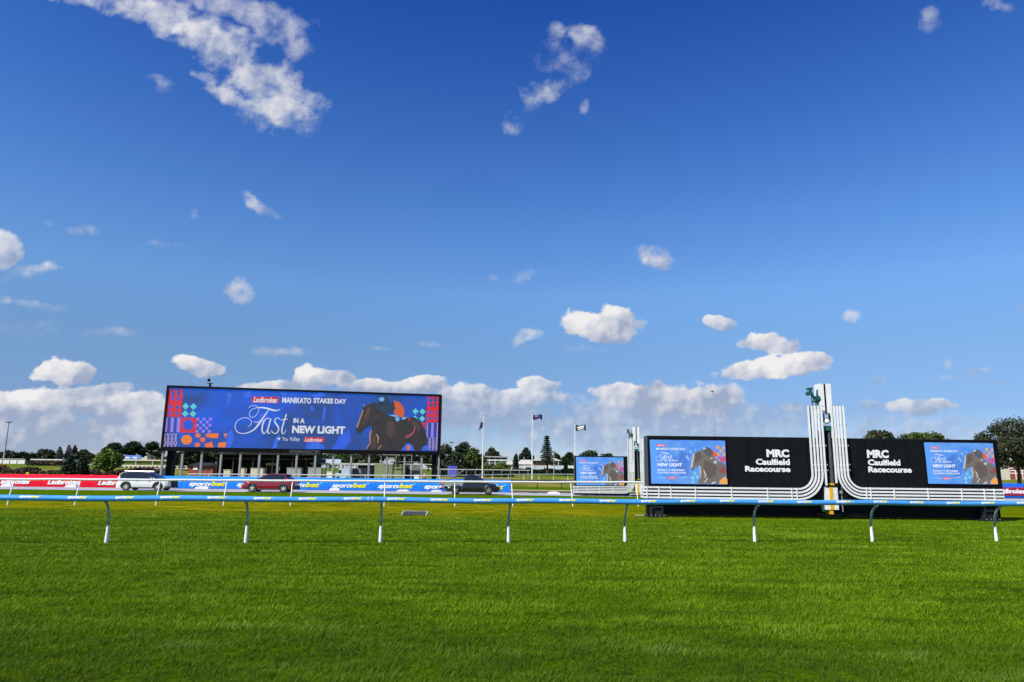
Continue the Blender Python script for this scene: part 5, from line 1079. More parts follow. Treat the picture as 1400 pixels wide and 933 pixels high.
def tree(label, u, vb, vt, w, Y, kind='round', leaf='dark', group='trees beyond the course', n=2600, clear=.22, nm=None, cat='tree'):
    _seed[0] += 1; sd = _seed[0]; r = np.random.default_rng(sd); rr_ = random.Random(sd)
    x = X(u, vb, Y); g = float(gz(x, Y)); zt = Z(u, vt, Y); H = zt - g; Wd = w * Y / F; name = nm or {'pine': 'norfolk_pine', 'cypress': 'cypress_tree', 'bush': 'bush', 'cone': 'conifer_bush', 'bare': 'bare_tree'}.get(kind, 'leafy_tree')
    t = thing(name, label, cat, (x, Y, g), group); R_ = Wd / 2 * (1.12 if kind in ('round', 'gum') else 1.0); n = int(n * (1.5 if kind in ('round', 'gum') else 1)); lf = .11 * Y / 140 + .12; bl = []; limbs = []
    if kind in ('round', 'gum', 'fig'):
        nb = {'round': 13, 'gum': 11, 'fig': 34}[kind]; c0 = g + H * clear; cz = (c0 + zt) / 2; rz = (zt - c0) / 2
        for k in range(nb):
            a = rr_.uniform(0, 2 * math.pi); q = rr_.uniform(.3, .80) * (1 if k else 0); zz_ = rr_.uniform(-.75, .72); s = math.sqrt(max(.1, 1 - zz_ * zz_))
            br = R_ * rr_.uniform({'gum': .24, 'fig': .16}.get(kind, .30), {'gum': .40, 'fig': .28}.get(kind, .46)); flatt = {'gum': .55, 'fig': .62}.get(kind, .8)
            c = (x + math.cos(a) * R_ * q * s, Y + math.sin(a) * R_ * q * s, cz + zz_ * rz * .82); bl.append((*c, br, br, min(br * flatt, rz * .55))); limbs.append(c)
        bl.append((x, Y, zt - rz * .45, R_ * .45, R_ * .45, rz * .44)); 
        for s in (-1, 1): bl.append((x + s * R_ * .68, Y, cz - rz * rr_.uniform(-.1, .25), R_ * .33, R_ * .4, rz * .36))
    elif kind == 'dome':
        for k in range(26):
            a = rr_.uniform(0, 2 * math.pi); e_ = rr_.uniform(.0, 1.2); q = math.cos(e_) * .84; br = R_ * rr_.uniform(.18, .30)
            c = (x + math.cos(a) * R_ * q, Y + math.sin(a) * R_ * q * .7, g + H * .55 + math.sin(e_) * H * .36); bl.append((*c, br, br, min(br * .7, H * .13))); limbs.append(c)
        bl.append((x, Y, g + H * .62, R_ * .8, R_ * .55, H * .30))
    elif kind == 'bush': bl = [(x + rr_.uniform(-.5, .5) * R_, Y + rr_.uniform(-.4, .4) * R_, g + H * rr_.uniform(.3, .6), R_ * rr_.uniform(.35, .6), R_ * .5, H * rr_.uniform(.25, .4)) for _ in range(9)] + [(x, Y, g + H * .5, R_ * .8, R_ * .6, H * .48)]
    elif kind == 'cypress': bl = [(x + rr_.uniform(-.1, .1) * R_, Y, g + H * f_, R_ * s_, R_ * s_, H * .14) for f_, s_ in ((.14, .7), (.3, .95), (.46, 1.), (.62, .9), (.76, .7), (.88, .42))]
    elif kind == 'cone': bl = [(x + rr_.uniform(-.1, .1) * R_, Y, g + H * f_, R_ * s_, R_ * s_, H * .16) for f_, s_ in ((.14, .95), (.3, 1.), (.46, .85), (.62, .66), (.76, .45), (.90, .22))]
    trunk_top = g + H * (.93 if kind in ('pine', 'cypress', 'cone') else .72)
    if kind == 'pine':
        P_ = []; tiers = 15
        for k in range(tiers):
            f_ = .30 + .68 * k / (tiers - 1); rad = R_ * (1.0 - .93 * ((f_ - .30) / .70) ** 1.25) * rr_.uniform(.86, 1.1); m_ = 9
            for j in range(m_):
                a = 2 * math.pi * j / m_ + rr_.uniform(-.2, .2); rd_ = rad * rr_.uniform(.82, 1.08); c = 34
                tt = r.random(c) ** .6; P_.append(np.stack([x + math.cos(a) * rd_ * tt + r.normal(0, .10 * R_, c), Y + math.sin(a) * rd_ * tt + r.normal(0, .10 * R_, c), g + H * f_ + tt * rd_ * .10 - r.random(c) * H * .018], -1)); limbs.append((x + math.cos(a) * rd_ * .8, Y + math.sin(a) * rd_ * .8, g + H * f_))
        P_.append(np.stack([x + r.normal(0, .04 * R_, 60), Y + r.normal(0, .04 * R_, 60), zt - r.random(60) * H * .08], -1)); pts_ = np.concatenate(P_)
    elif kind == 'bare':
        pts_ = blobs_points([(x, Y, g + H * .68, R_ * .8, R_ * .8, H * .3)], n // 6, r, .2)
    else: pts_ = blobs_points(bl, n, r, .4 if kind in ('round', 'gum', 'fig', 'dome') else .5)
    pts_ = pts_[pts_[:, 2] > g + .1]
    if kind == 'bare':
        limbs = [(x + rr_.uniform(-1, 1) * R_, Y + rr_.uniform(-1, 1) * R_, g + H * rr_.uniform(.7, 1)) for _ in range(14)]; trunk_top = g + H * .6
    b = MB(); r0 = max(.10, H * .022); b.tube([(x, Y, g - .2), (x + .02 * H, Y, g + H * .25), (x, Y, trunk_top)], [r0 * 1.4, r0, r0 * .35], 7)
    for c in limbs[:14] if kind != 'pine' else limbs[::9]:
        z0 = g + H * rr_.uniform(.16, .42); b.tube([(x, Y, z0), (x * .5 + c[0] * .5, Y * .5 + c[1] * .5, z0 * .45 + c[2] * .55), c], [r0 * .5, r0 * .32, r0 * .12], 5)
    b.build('trunk', M_bark, t)
    leaves('crown', pts_, lf * (.8 if kind in ('pine', 'cypress', 'cone', 'bush', 'bare') else 1.0) * (1.0 if kind != 'fig' else .9), LEAF[leaf], t, sd, (x, Y, g)); return t
T_ = tree
T_('dark round tree at the far left edge, behind the long white wall', 10, 634, 616, 34, 255, 'round', 'pine', n=2200, clear=.02)
T_('dark spreading tree behind the right half of the long white wall', 30, 634, 617.5, 30, 250, 'round', 'pine', n=2200, clear=.02)
T_('thin bare tree between the dark mound and the grey-green trees, far left', 41.5, 633, 617, 8, 255, 'bare', 'grey')
T_('grey-green rounded tree behind the pale greenhouse wall, far left', 64, 634, 614.5, 26, 250, 'round', 'gum', clear=.05)
T_('thin grey poplar, leftmost of the three behind the dark conifers', 79.5, 634, 611, 9, 240, 'cypress', 'grey', 'poplars behind the conifers')
T_('thin grey poplar with the highest tip, in the middle of three', 91.5, 634, 608.5, 8, 242, 'cypress', 'grey', 'poplars behind the conifers')
T_('thin grey poplar, rightmost of the three behind the dark conifers', 100, 634, 609.5, 8, 244, 'cypress', 'gum', 'poplars behind the conifers')
T_('pale umbrella gum tree between the poplars and the bright green tree', 112, 636, 614.5, 24, 235, 'gum', 'gum')
T_('dark cone-shaped bush, the broader of two behind the red banner', 93.5, 650, 622.5, 23, 112, 'cone', 'pine', 'dark conifers behind the banner', n=3200, cat='bush')
T_('dark cone-shaped bush, the narrower of two behind the red banner', 111.5, 650, 620.5, 17, 112, 'cone', 'pine', 'dark conifers behind the banner', n=3000, cat='bush')
T_('bright green leafy tree behind the white car, left of the gum trees', 145, 648, 613.5, 36, 135, 'round', 'bright', n=3000, clear=.12)
T_('dark flat-topped gum tree rising behind the bright green tree', 154, 640, 604.5, 30, 230, 'gum', 'dark')
T_('dark flat-topped gum tree, the middle one left of the video board', 181, 640, 602.5, 32, 235, 'gum', 'dark', n=3000)
T_('dark flat-topped gum tree nearest the left edge of the video board', 206, 640, 603.5, 30, 235, 'gum', 'dark', n=3000)
T_('dark leafy tree behind the video board, seen between its left columns', 258, 645, 607, 42, 180, 'round', 'dark', n=3200, clear=.02)
T_('dark leafy tree behind the red hut under the video board', 292, 645, 607, 42, 185, 'round', 'dark', n=3200, clear=.02)
T_('dark tree behind the left part of the open shed under the video board', 335, 642, 610, 44, 215, 'round', 'dark', n=2600)
T_('dark tree behind the right part of the open shed under the video board', 385, 642, 610, 44, 215, 'round', 'dark', n=2600)
T_('olive tree behind the pale canopy under the video board', 428, 644, 607, 40, 220, 'round', 'gum', n=2600, clear=.02)
T_('olive tree behind the middle of the pale canopy under the video board', 468, 644, 607, 40, 225, 'round', 'olive', n=2600, clear=.02)
T_('dark tree behind the green container under the video board', 508, 644, 606, 40, 225, 'round', 'gum', n=2600, clear=.02)
T_('dark tree behind the right end of the green container', 548, 644, 608, 40, 225, 'round', 'dark', n=2600, clear=.02)
T_('dark tree behind the last columns of the video board', 585, 644, 607, 36, 225, 'round', 'gum', n=2600, clear=.02)
T_('rust-tinged gum tree touching the right edge of the video board', 609, 646, 606, 30, 215, 'round', 'gum', clear=.05)
T_('tall dark tree, the highest right of the video board', 634, 646, 603.5, 32, 225, 'gum', 'dark', n=3000, clear=.1)
T_('olive tree below the tall dark tree, right of the video board', 647, 647, 611, 30, 205, 'round', 'olive', n=3000, clear=.08)
T_('low olive tree filling the gap under the tall dark tree', 622, 647, 618, 28, 200, 'round', 'gum', clear=.02)
T_('round rust-topped tree behind the white grandstand, right of the first flagpole', 672, 640, 611, 25, 270, 'round', 'gum', clear=.1)
T_('low bush before the grandstand, left of the first flagpole', 665, 648, 632, 20, 190, 'bush', 'olive', 'bushes before the grandstand', cat='bush')
T_('broad green bush before the right end of the grandstand', 686, 648, 631, 24, 190, 'bush', 'bright', 'bushes before the grandstand', cat='bush')
T_('narrow dark cypress right of the grandstand', 705, 647, 620.5, 8.5, 200, 'cypress', 'pine')
T_('dark rounded tree left of the tallest flagpole', 719.5, 642, 611.5, 19, 260, 'round', 'pine', clear=.1)
T_('tall tiered pine before the tiled house, left of the small far board', 747.5, 648, 596, 20, 185, 'pine', 'pine')
T_('dark tree behind the house, close right of the tall tiered pine', 760, 641, 619, 14, 260, 'round', 'dark', clear=.05)
T_('dark leafy tree left of the small far board', 779, 645, 618, 28, 240, 'round', 'dark', clear=.05)
T_('short dark cypress in front of the white fence, left of the small far board', 773.5, 648, 628, 5, 190, 'cypress', 'olive')
T_('dark tree showing above the left end of the small far board', 806, 645, 615, 34, 245, 'round', 'dark', clear=.02)
T_('dark tree showing above the right half of the small far board', 832, 645, 619, 28, 245, 'round', 'dark', clear=.02)
T_('rounded tree top showing above the near right board, beside the finishing post', 1204, 650, 584.0, 56, 170, 'dome', 'gum', n=6500, clear=.12)
T_('long flat tree top showing above the blue screen of the near right board', 1265, 650, 588.2, 78, 170, 'dome', 'olive', n=8000, clear=.12)
T_('huge dark spreading fig tree at the right edge, beyond the board', 1392, 650, 569, 124, 150, 'fig', 'gum', n=24000, clear=.10)
T_('distant dark tree beyond the right edge of the near board, under the fig', 1300, 650, 600, 50, 240, 'round', 'dark', n=2200)

# hedges and scrub behind the banners
def hedge(label, u0, u1, vb, vt, Y, leaf, n=4000, size=.22, group=None, dy=1.6):
    _seed[0] += 1; r = np.random.default_rng(_seed[0]); x0, x1 = X(u0, vb, Y), X(u1, vb, Y); g = float(gz((x0 + x1) / 2, Y)); H = max(.4, Z((u0 + u1) / 2, vt, Y) - g)
    px_ = x0 + (x1 - x0) * r.random(n); hh = H * (.65 + .5 * vnoise(px_ * .6, px_ * 0, _seed[0])); pts_ = np.stack([px_, Y + (r.random(n) - .5) * dy, g + hh * r.random(n) ** .6], -1)
    t = thing('hedge', label, 'hedge', ((x0 + x1) / 2, Y, g), group); leaves('foliage', pts_, size, LEAF[leaf], t, _seed[0], ((x0 + x1) / 2, Y, g))
    b = MB(); n2 = max(3, int(abs(x1 - x0) / 3))
    for k in range(n2): xx_ = x0 + (x1 - x0) * (k + .5) / n2; b.tube([(xx_, Y, g - .1), (xx_ + .1, Y, g + H * .7)], .05, 4)
    stuff(b.build('stems', M_bark, t))
hedge('brown winter hedge behind the red banner, left of the dark conifers', -5, 86, 651, 640.5, 118, 'brown', 7000, .16)
hedge('scrubby green hedge just behind the red banner at far left', -5, 90, 652, 645.5, 104, 'olive', 4500, .14)
hedge('brown and green hedge behind the white car', 118, 215, 651, 643, 118, 'brown', 6000, .16)
hedge('low rust red hedge left of the grey booth', 176, 214, 648, 640.5, 140, 'rust', 3000, .18)
hedge('low autumn orange shrub at the left edge, before the white wall', -6, 6, 644, 634, 150, 'autumn', 900, .2)
hedge('clipped dark hedge in front of the tiled house and the white fence', 700, 795, 646, 640.5, 195, 'dark', 7000, .25)
hedge('low dark hedge right of the video board, below the dense trees', 596, 702, 650, 641.5, 170, 'dark', 7000, .24)
hedge('row of distant dark trees along the horizon, left of the video board', -40, 232, 636, 622.5, 330, 'gum', 9000, .55, None, 6)
hedge('row of distant dark trees along the horizon, from the video board to the far board', 596, 800, 644, 628, 330, 'gum', 9000, .55, None, 6)
hedge('row of distant dark trees along the horizon at the right edge', 1330, 1500, 652, 634, 330, 'dark', 7000, .55, None, 6)
hedge('pale dry scrub between the white wall and the dark conifers', 36, 84, 640, 631, 190, 'brown', 3600, .22)

# ================================================================== buildings and other distant things
def bmat(n, c, **k): return mat(n, c, .8, vary=.06, scale=.8, **k)
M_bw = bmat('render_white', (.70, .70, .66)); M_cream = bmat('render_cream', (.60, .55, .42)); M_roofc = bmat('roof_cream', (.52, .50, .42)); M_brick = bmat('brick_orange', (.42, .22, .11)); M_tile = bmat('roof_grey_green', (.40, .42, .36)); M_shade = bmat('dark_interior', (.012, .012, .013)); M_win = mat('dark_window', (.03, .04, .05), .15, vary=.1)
M_gbox = bmat('sage_container', (.30, .36, .19)); M_redh = bmat('red_boards', (.28, .06, .035)); M_fgn = bmat('pale_green_sheet', (.38, .44, .34))
class Bd:
    def __init__(s, name, label, cat, u0, u1, Y, group=None):
        s.Y = Y; s.x0, s.x1 = X(u0, 640, Y), X(u1, 640, Y); s.g = float(gz((s.x0 + s.x1) / 2, Y)); s.t = thing(name, label, cat, ((s.x0 + s.x1) / 2, Y, s.g), group)
    def z(s, v, u=None): return Z(u if u is not None else 700 + (s.x0 + s.x1) / 2 * F / s.Y, v, s.Y)
    def box(s, nm, u0, u1, v0, v1, m, y0=0, y1=4, zb=None):
        b = MB(); x0, x1 = X(u0, (v0 + v1) / 2, s.Y), X(u1, (v0 + v1) / 2, s.Y); um = (u0 + u1) / 2; zt_ = Z(um, v0, s.Y); zb_ = s.g - .1 if v1 is None or zb == 'g' else Z(um, v1, s.Y)
        b.box(x0, x1, s.Y + y0, s.Y + y1, zb_, zt_); return b.build(nm, m, s.t)
    def hip(s, nm, u0, u1, ve, vr, ov, inset, m, y0=-.6, y1=9):
        x0, x1 = X(u0, ve, s.Y), X(u1, ve, s.Y); um = (u0 + u1) / 2; ze, zr = Z(um, ve, s.Y), Z(um, vr, s.Y); ym = (y0 + y1) / 2; b = MB(); i_ = (x1 - x0) * inset
        b.add([(x0, s.Y + y0, ze), (x1, s.Y + y0, ze), (x1, s.Y + y1, ze), (x0, s.Y + y1, ze), (x0 + i_, s.Y + ym, zr), (x1 - i_, s.Y + ym, zr)], [(0, 1, 5, 4), (1, 2, 5), (2, 3, 4, 5), (3, 0, 4), (3, 2, 1, 0)]); return recalc(b.build(nm, m, s.t))
k = Bd('boundary_wall', 'long white wall at the far left, before the dark trees', 'wall', -12, 33.5, 225); k.box('wall', -12, 33.5, 627.8, 640, M_bw, 0, .4, 'g'); k.box('coping', -12.2, 33.7, 627.2, 627.8, M_roofc, -.2, .6)
for u in (2, 12, 22): k.box('pier', u, u + .8, 627.9, 640, M_cream, -.15, 0, 'g')
k = Bd('greenhouse_shed', 'long low pale green shed behind the brown hedge, left of the dark conifers', 'shed', 44, 87, 215); k.box('wall', 46, 87, 629.5, 640, M_fgn, 0, 8, 'g'); k.box('roof', 44, 87.5, 628, 629.4, M_bw, -.8, 8.6)
for u in (52, 59, 66, 73, 80): k.box('window', u, u + 4.6, 631.2, 635.2, mat('pale_pane', (.42, .50, .40), .3), -.06, 0)
k.box('doorway', 61.2, 63.6, 631.8, 638, M_shade, -.12, -.07)
k = Bd('farm_building', 'small white building with a pale roof above the greenhouse shed', 'building', 65, 76, 260); k.box('wall', 66, 76, 626.6, 636, M_bw, 0, 6, 'g'); k.hip('roof', 65, 77, 626.6, 625.2, 0, .1, M_roofc); k.box('door', 70, 71.5, 629, 636, M_win, -.1, 0, 'g')
# grandstand terrace at the left of the video board
k = Bd('terrace_stand', 'pale terrace with railings behind the bright green tree', 'stand', 158, 262, 185)
k.box('upper_deck', 160, 262, 628.8, 630.4, M_cream, 0, 6); k.box('grass_bank', 160, 262, 630.4, 637.6, leaf_mat('bank', (.10, .15, .03), (.10, .15, .03)), .5, 6); k.box('lower_wall', 158, 262, 636.2, 645, M_cream, -1, .4, 'g')
for u in range(162, 260, 6): k.box('opening', u, u + 3.6, 638, 640.4, M_win, -1.06, -1)
for u in (163, 186, 209, 232): k.box('light_post', u, u + .7, 630, 637, M_roofc, -.3, 0)
k = Bd('advert_hoarding', 'blue hoarding with two white marks above the terrace, left of the video board', 'hoarding', 167.5, 192.5, 200); k.box('sheet', 167.5, 192.5, 622.8, 628.6, mat('hoarding_blue', (.12, .25, .62), .6), 0, .3); 
for u in (171, 181.5): k.box('print', u, u + 6, 625, 627, M_text, -.03, 0)
for u in (169, 180, 191): k.box('leg', u, u + .6, 628.6, 640, M_legs, 0, .3, 'g')
k = Bd('advert_hoarding', 'light blue hoarding seen between the left columns under the video board', 'hoarding', 231, 249, 200); k.box('sheet', 231, 249, 624, 630, mat('hoarding_sky', (.25, .52, .70), .6), 0, .3); k.box('trim', 231, 249, 630, 632.5, M_cream, -.1, .3); k.box('leg', 239, 240, 632.5, 640, M_legs, 0, .3, 'g')
k = Bd('stone_house', 'small cream house between the gum trees, left of the video board', 'house', 189, 202, 250); k.box('wall', 191, 201, 620, 636, M_cream, 0, 6, 'g'); k.hip('roof', 190, 202, 620.5, 618, 0, .2, M_roofc); k.box('window', 194, 197, 622.5, 625.5, M_win, -.1, 0)
k = Bd('ticket_booth', 'grey booth with an open side, left of the video board columns', 'booth', 212, 219, 120); k.box('wall', 212, 217, 641, 652, M_bw, 0, 2, 'g'); k.box('roof', 211.6, 219.4, 640.2, 641, M_roofc, -.3, 2.3); k.box('side_panel', 217.6, 219, 641, 652, M_legs, 0, 2, 'g')
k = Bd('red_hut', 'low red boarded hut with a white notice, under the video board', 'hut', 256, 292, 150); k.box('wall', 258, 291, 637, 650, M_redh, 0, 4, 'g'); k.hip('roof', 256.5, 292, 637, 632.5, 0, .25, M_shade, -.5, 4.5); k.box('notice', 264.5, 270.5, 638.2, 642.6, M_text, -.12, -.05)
for u in (276, 283): k.box('window', u, u + 4, 639, 643, M_win, -.06, 0)
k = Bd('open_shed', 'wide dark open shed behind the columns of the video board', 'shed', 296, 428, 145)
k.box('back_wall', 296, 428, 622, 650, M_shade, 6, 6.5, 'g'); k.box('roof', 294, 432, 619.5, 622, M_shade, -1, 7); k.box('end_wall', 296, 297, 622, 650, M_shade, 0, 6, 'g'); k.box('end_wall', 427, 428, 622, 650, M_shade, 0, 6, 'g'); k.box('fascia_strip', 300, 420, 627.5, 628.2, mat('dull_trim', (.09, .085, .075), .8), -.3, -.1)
for u in (318, 345, 372, 399): k.box('post', u, u + .9, 622, 650, mat('dull_post', (.05, .05, .05), .8), 0, .3, 'g')
k = Bd('market_stall', 'lit white counter inside the dark shed, above the crimson car', 'stall', 363, 383, 148); k.box('canopy', 363.5, 379, 633.4, 636.4, mat('faded_white', (.36, .36, .33), .8), 0, 2); k.box('counter', 364, 378, 640, 650, M_shade, .1, 1.5, 'g'); k.box('menu_board', 380, 382.6, 638.2, 644, M_cream, 0, .2); k.box('post', 364, 364.6, 636.4, 650, M_legs, 0, .1, 'g'); k.box('post', 378, 378.6, 636.4, 650, M_legs, 0, .1, 'g')
for i, (u0, u1, v0, m, l) in enumerate(((305.5, 314.5, 642.3, M_cream, 'low cream crate, leftmost under the video board'), (328.5, 333.8, 640.2, M_cream, 'narrow cream crate behind the crimson car, left of the wide one'), (342.5, 352.5, 640.2, M_cream, 'wide cream crate above the crimson car bonnet'), (353.8, 359.5, 640.2, M_cream, 'narrow cream crate right of the wide one, above the crimson car'), (392, 411, 639.6, M_legs, 'long grey bin above the tail of the crimson car'), (421, 439, 639.3, M_legs, 'grey bin left of the white van under the video board'))):
    k = Bd('storage_crate', l, 'crate', u0, u1, 125, 'crates under the video board'); k.box('body', u0, u1, v0 + .7, 652, m, 0, 1.2, 'g'); k.box('lid', u0 - .2, u1 + .2, v0, v0 + .7, m, -.05, 1.25)
k = Bd('pale_canopy', 'long flat pale canopy roof behind the right columns of the video board', 'canopy', 416, 524, 150); k.box('roof', 424, 524, 633.4, 635.6, M_roofc, 0, 6); k.box('roof', 416, 437, 627, 628.2, M_roofc, 0, 6)
for u in (426, 444, 462, 486, 505, 520): k.box('post', u, u + .7, 635.6, 650, M_legs, .5, .8, 'g')
for u in (417, 436): k.box('post', u, u + .6, 628.2, 650, M_legs, .5, .8, 'g')
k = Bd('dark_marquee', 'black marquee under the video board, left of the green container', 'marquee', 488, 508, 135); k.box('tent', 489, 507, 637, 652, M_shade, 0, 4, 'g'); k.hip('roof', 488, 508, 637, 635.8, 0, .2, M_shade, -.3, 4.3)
# vans parked under the board (a few pixels each)
def van(label, u0, u1, vt, vb, Y, m, cabside=1):
    x0, x1 = X(u0, vt, Y), X(u1, vt, Y); g = float(gz(x0, Y)); zt_ = Z((u0 + u1) / 2, vt, Y); t = thing('delivery_van', label, 'van', ((x0 + x1) / 2, Y, g)); h = zt_ - g; L = x1 - x0; n0 = 0 if cabside > 0 else L
    P = [(0, .3), (L, .3), (L, h * .55), (L * .86, h * .62), (L * .74, h), (0, h)] if cabside > 0 else [(0, .3), (L, .3), (L, h), (L * .26, h), (L * .14, h * .62), (0, h * .55)]
    b = MB(); b.add([(x0 + a, Y, g + c) for a, c in P] + [(x0 + a, Y + 1.9, g + c) for a, c in P], [tuple(range(6)), tuple(range(6, 12))[::-1]] + [(i, (i + 1) % 6, 6 + (i + 1) % 6, 6 + i) for i in range(6)]); recalc(b.build('body', m, t))
    a0, a1 = (L * .60, L * .80) if cabside > 0 else (L * .20, L * .40); b = MB(); b.box(x0 + a0, x0 + a1, Y - .02, Y + .01, g + h * .58, g + h * .85); b.build('window', M_glass, t)
    for a in (.2, .8):
        b = MB(); b.disc((x0 + L * a, Y - .03, g + .33), .33, 'y', 14, 0, .25); b.build('wheel', M_tyre, t)
k = Bd('sign_board', 'pale blue sign board on posts under the pale canopy, right of the dark shed', 'sign', 445.5, 466, 140); k.box('sheet', 445.5, 466, 628, 633.4, mat('pale_blue_sheet', (.50, .62, .72), .6), 0, .3)
for u in (448, 463): k.box('post', u, u + .6, 633.4, 650, M_legs, .05, .2, 'g')
van('white and blue car parked in front of the tall white van', 459, 479, 640.5, 650, 122, mat('pale_blue_paint', (.45, .60, .75), .3), -1)
van('dark car half hidden by the right columns of the video board', 480, 493, 641, 650, 126, M_pd, 1)
k = Bd('site_container', 'sage green ribbed container under the right half of the video board', 'container', 511.5, 552.5, 126)
k.box('shell', 512, 552, 635.5, 656, M_gbox, 0, 2.4, 'g')
for i in range(27): k.box('rib', 512.6 + i * 1.46, 513.2 + i * 1.46, 636, 654, M_gbox, -.05, 0)
k.box('roof_rim', 511.6, 552.4, 634.9, 635.6, bmat('sage_rim', (.36, .42, .25)), -.1, 2.5)
k = Bd('scaffold_frame', 'white scaffold frame standing above the green container', 'scaffold', 519, 564, 125)
k.box('top_board', 519, 563, 620.4, 622.4, M_cream, 0, 1); k.box('rail', 528, 541, 630, 631, M_whitew, -.1, 0); k.box('rail', 544, 573, 631.4, 632, M_legs, -.1, 0)
for u in (520, 528, 540.5, 553, 562): k.box('upright', u, u + .7, 622.4, 655, M_legs, 0, .15, 'g')
k.box('screen_panel', 530, 539, 626, 630, M_legs, .2, .3)
k = Bd('steel_gate', 'pair of grey sheet gates right of the green container', 'gate', 553, 575.5, 128)
k.box('dark_leaf', 553.6, 560.6, 636, 656, mat('dark_sheet', (.03, .045, .045), .6), 0, .1, 'g'); k.box('grey_leaf', 562, 574.4, 635.6, 656, mat('mid_sheet', (.16, .17, .18), .6), 0, .1, 'g'); k.box('top_bar', 553, 592, 634.6, 635.3, M_bw, -.05, .15)
for u in (561, 575, 591.5): k.box('post', u, u + .8, 634.6, 656, M_bw, -.05, .2, 'g')
k = Bd('low_table', 'small white box behind the blue banner, right of the green container', 'box', 566, 573, 106); k.box('body', 566, 573, 650, 655, M_bw, 0, .8, 'g'); k.box('lid', 565.8, 573.2, 649.4, 650, M_bw, -.05, .85)
k = Bd('water_tank', 'small white box left of the crimson car roof, below the columns', 'box', 446.5, 454, 108); k.box('body', 446.5, 454, 645.5, 655, M_bw, 0, .9, 'g'); k.box('lid', 446.2, 454.3, 644.9, 645.5, M_bw, -.05, .95)
k = Bd('violet_container', 'violet blue cabin below the trees, right of the video board', 'cabin', 612, 624.5, 165); k.box('shell', 612, 624.5, 636.4, 643, mat('violet_sheet', (.10, .10, .48), .6), 0, 2.4, 'g'); 
for u in (615, 618, 621): k.box('rib', u, u + .3, 636.8, 643, mat('violet_sheet', (.1, .1, .48)), -.06, 0)
k.box('roof_rim', 611.8, 624.7, 636, 636.5, M_frame, -.1, 2.5)
# inner rail in front of the hedges
t = thing('boundary_rail', 'thin pale rail right of the video board, in front of the dark hedge', 'rail', (X(650, 642, 165), 162, float(gz(0, 162)))); zr = Z(650, 642.4, 162); g = float(gz(0, 162))
b = MB(); b.tube([(X(598, 642, 162), 162, zr), (X(725, 642, 162), 162, zr)], .07, 6); b.build('rail_tube', M_whitew, t)
for u in range(602, 726, 12): b = MB(); b.tube([(X(u, 642, 162), 162, g), (X(u, 642, 162), 162, zr)], .05, 5); b.build('post', M_legs, t)
# grandstand and houses
k = Bd('grandstand', 'long white two-storey stand with a dark window band, behind the first flagpole', 'grandstand', 658, 696, 250)
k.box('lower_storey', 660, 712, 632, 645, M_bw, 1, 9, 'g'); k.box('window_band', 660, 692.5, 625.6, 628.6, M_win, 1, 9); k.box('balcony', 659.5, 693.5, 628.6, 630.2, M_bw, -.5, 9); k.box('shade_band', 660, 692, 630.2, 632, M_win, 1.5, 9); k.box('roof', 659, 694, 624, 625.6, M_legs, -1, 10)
for u in (660, 668.5, 676.5, 684.5, 692.5): k.box('column', u, u + .9, 625.6, 645, M_bw, -.4, .1, 'g')
for u in (672, 680, 698, 704): k.box('window', u, u + 3, 634.5, 638, M_win, .94, 1)
k = Bd('long_house', 'long low house with a pale stepped roof, left of the tallest flagpole', 'house', 690, 732, 235); k.box('wall', 692, 731, 635, 646, M_bw, 0, 7, 'g'); k.hip('roof', 690, 716, 635.4, 630.5, 0, .2, M_roofc); k.hip('roof', 706, 732, 635.2, 628.6, 0, .25, M_roofc, -1, 8)
for u in (695, 703, 711, 719, 726): k.box('window', u, u + 3.6, 637, 640.5, M_win, -.06, 0)
k = Bd('tiled_house', 'two-storey orange brick house with a pale hipped roof, behind the tiered pine', 'house', 726, 767, 225); k.box('wall', 728, 764, 630, 648, M_brick, 0, 9, 'g'); k.hip('roof', 726, 768, 630.2, 624.6, 0, .28, M_tile, -1, 10)
for u in (730, 735.5, 752, 757, 761): k.box('window', u, u + 2.6, 631.5, 634.5, M_win, -.06, 0)
k.box('veranda_post', 750, 750.6, 630.3, 640, M_bw, -.9, -.7); k.box('veranda_post', 763, 763.6, 630.3, 640, M_bw, -.9, -.7)
k = Bd('white_fence', 'long pale blue-white fence in front of the houses, left of the small far board', 'fence', 706, 800, 205)
for u in np.arange(706, 800, 9.4): k.box('fence_panel', u, u + 9.2, 636.8, 645, M_bw if int(u) % 2 else mat('pale_blue_panel', (.50, .58, .64), .8), 0, .15, 'g')
for u in (708, 719, 731, 744, 757): k.box('shadow_gap', u, u + .5, 637, 645, M_win, -.06, -.01, 'g')
b = MB(); 
for i, (u, m, l) in enumerate(((712, M_pd, 'dark car parked before the white fence, left of the tallest flagpole'), (695, M_pd, 'dark car parked under the long house, near the cypress'))): van(l, u - 6, u + 6, 640.5, 645, 198, m, 1)
# right edge: red building and white three-rail fence
k = Bd('red_building', 'red walled building under the fig tree, right edge', 'building', 1374, 1420, 225); k.box('wall', 1374, 1420, 636, 652, M_redh, 0, 6, 'g'); k.box('roof', 1373, 1421, 634.6, 636, M_shade, -.6, 6.5)
for u in (1379, 1388, 1397): k.box('window', u, u + 4, 638, 641, M_win, -.06, 0)
k = Bd('cream_cart', 'small cream kiosk beside the board end, under the fig tree', 'kiosk', 1366, 1380, 205); k.box('cabin', 1366, 1371.5, 632, 648, M_cream, 0, 2, 'g'); k.box('cabin', 1372, 1380, 636, 648, M_cream, 0, 2, 'g'); k.box('window', 1373, 1378, 638, 641, M_win, -.06, 0); k.box('awning', 1365.5, 1374, 631, 632.2, M_bw, -.6, 2.2)
t = thing('paddock_fence', 'white three-rail paddock fence on the far grass at the right edge', 'fence', (X(1390, 645, 215), 215, float(gz(80, 215)))); g = float(gz(100, 215))
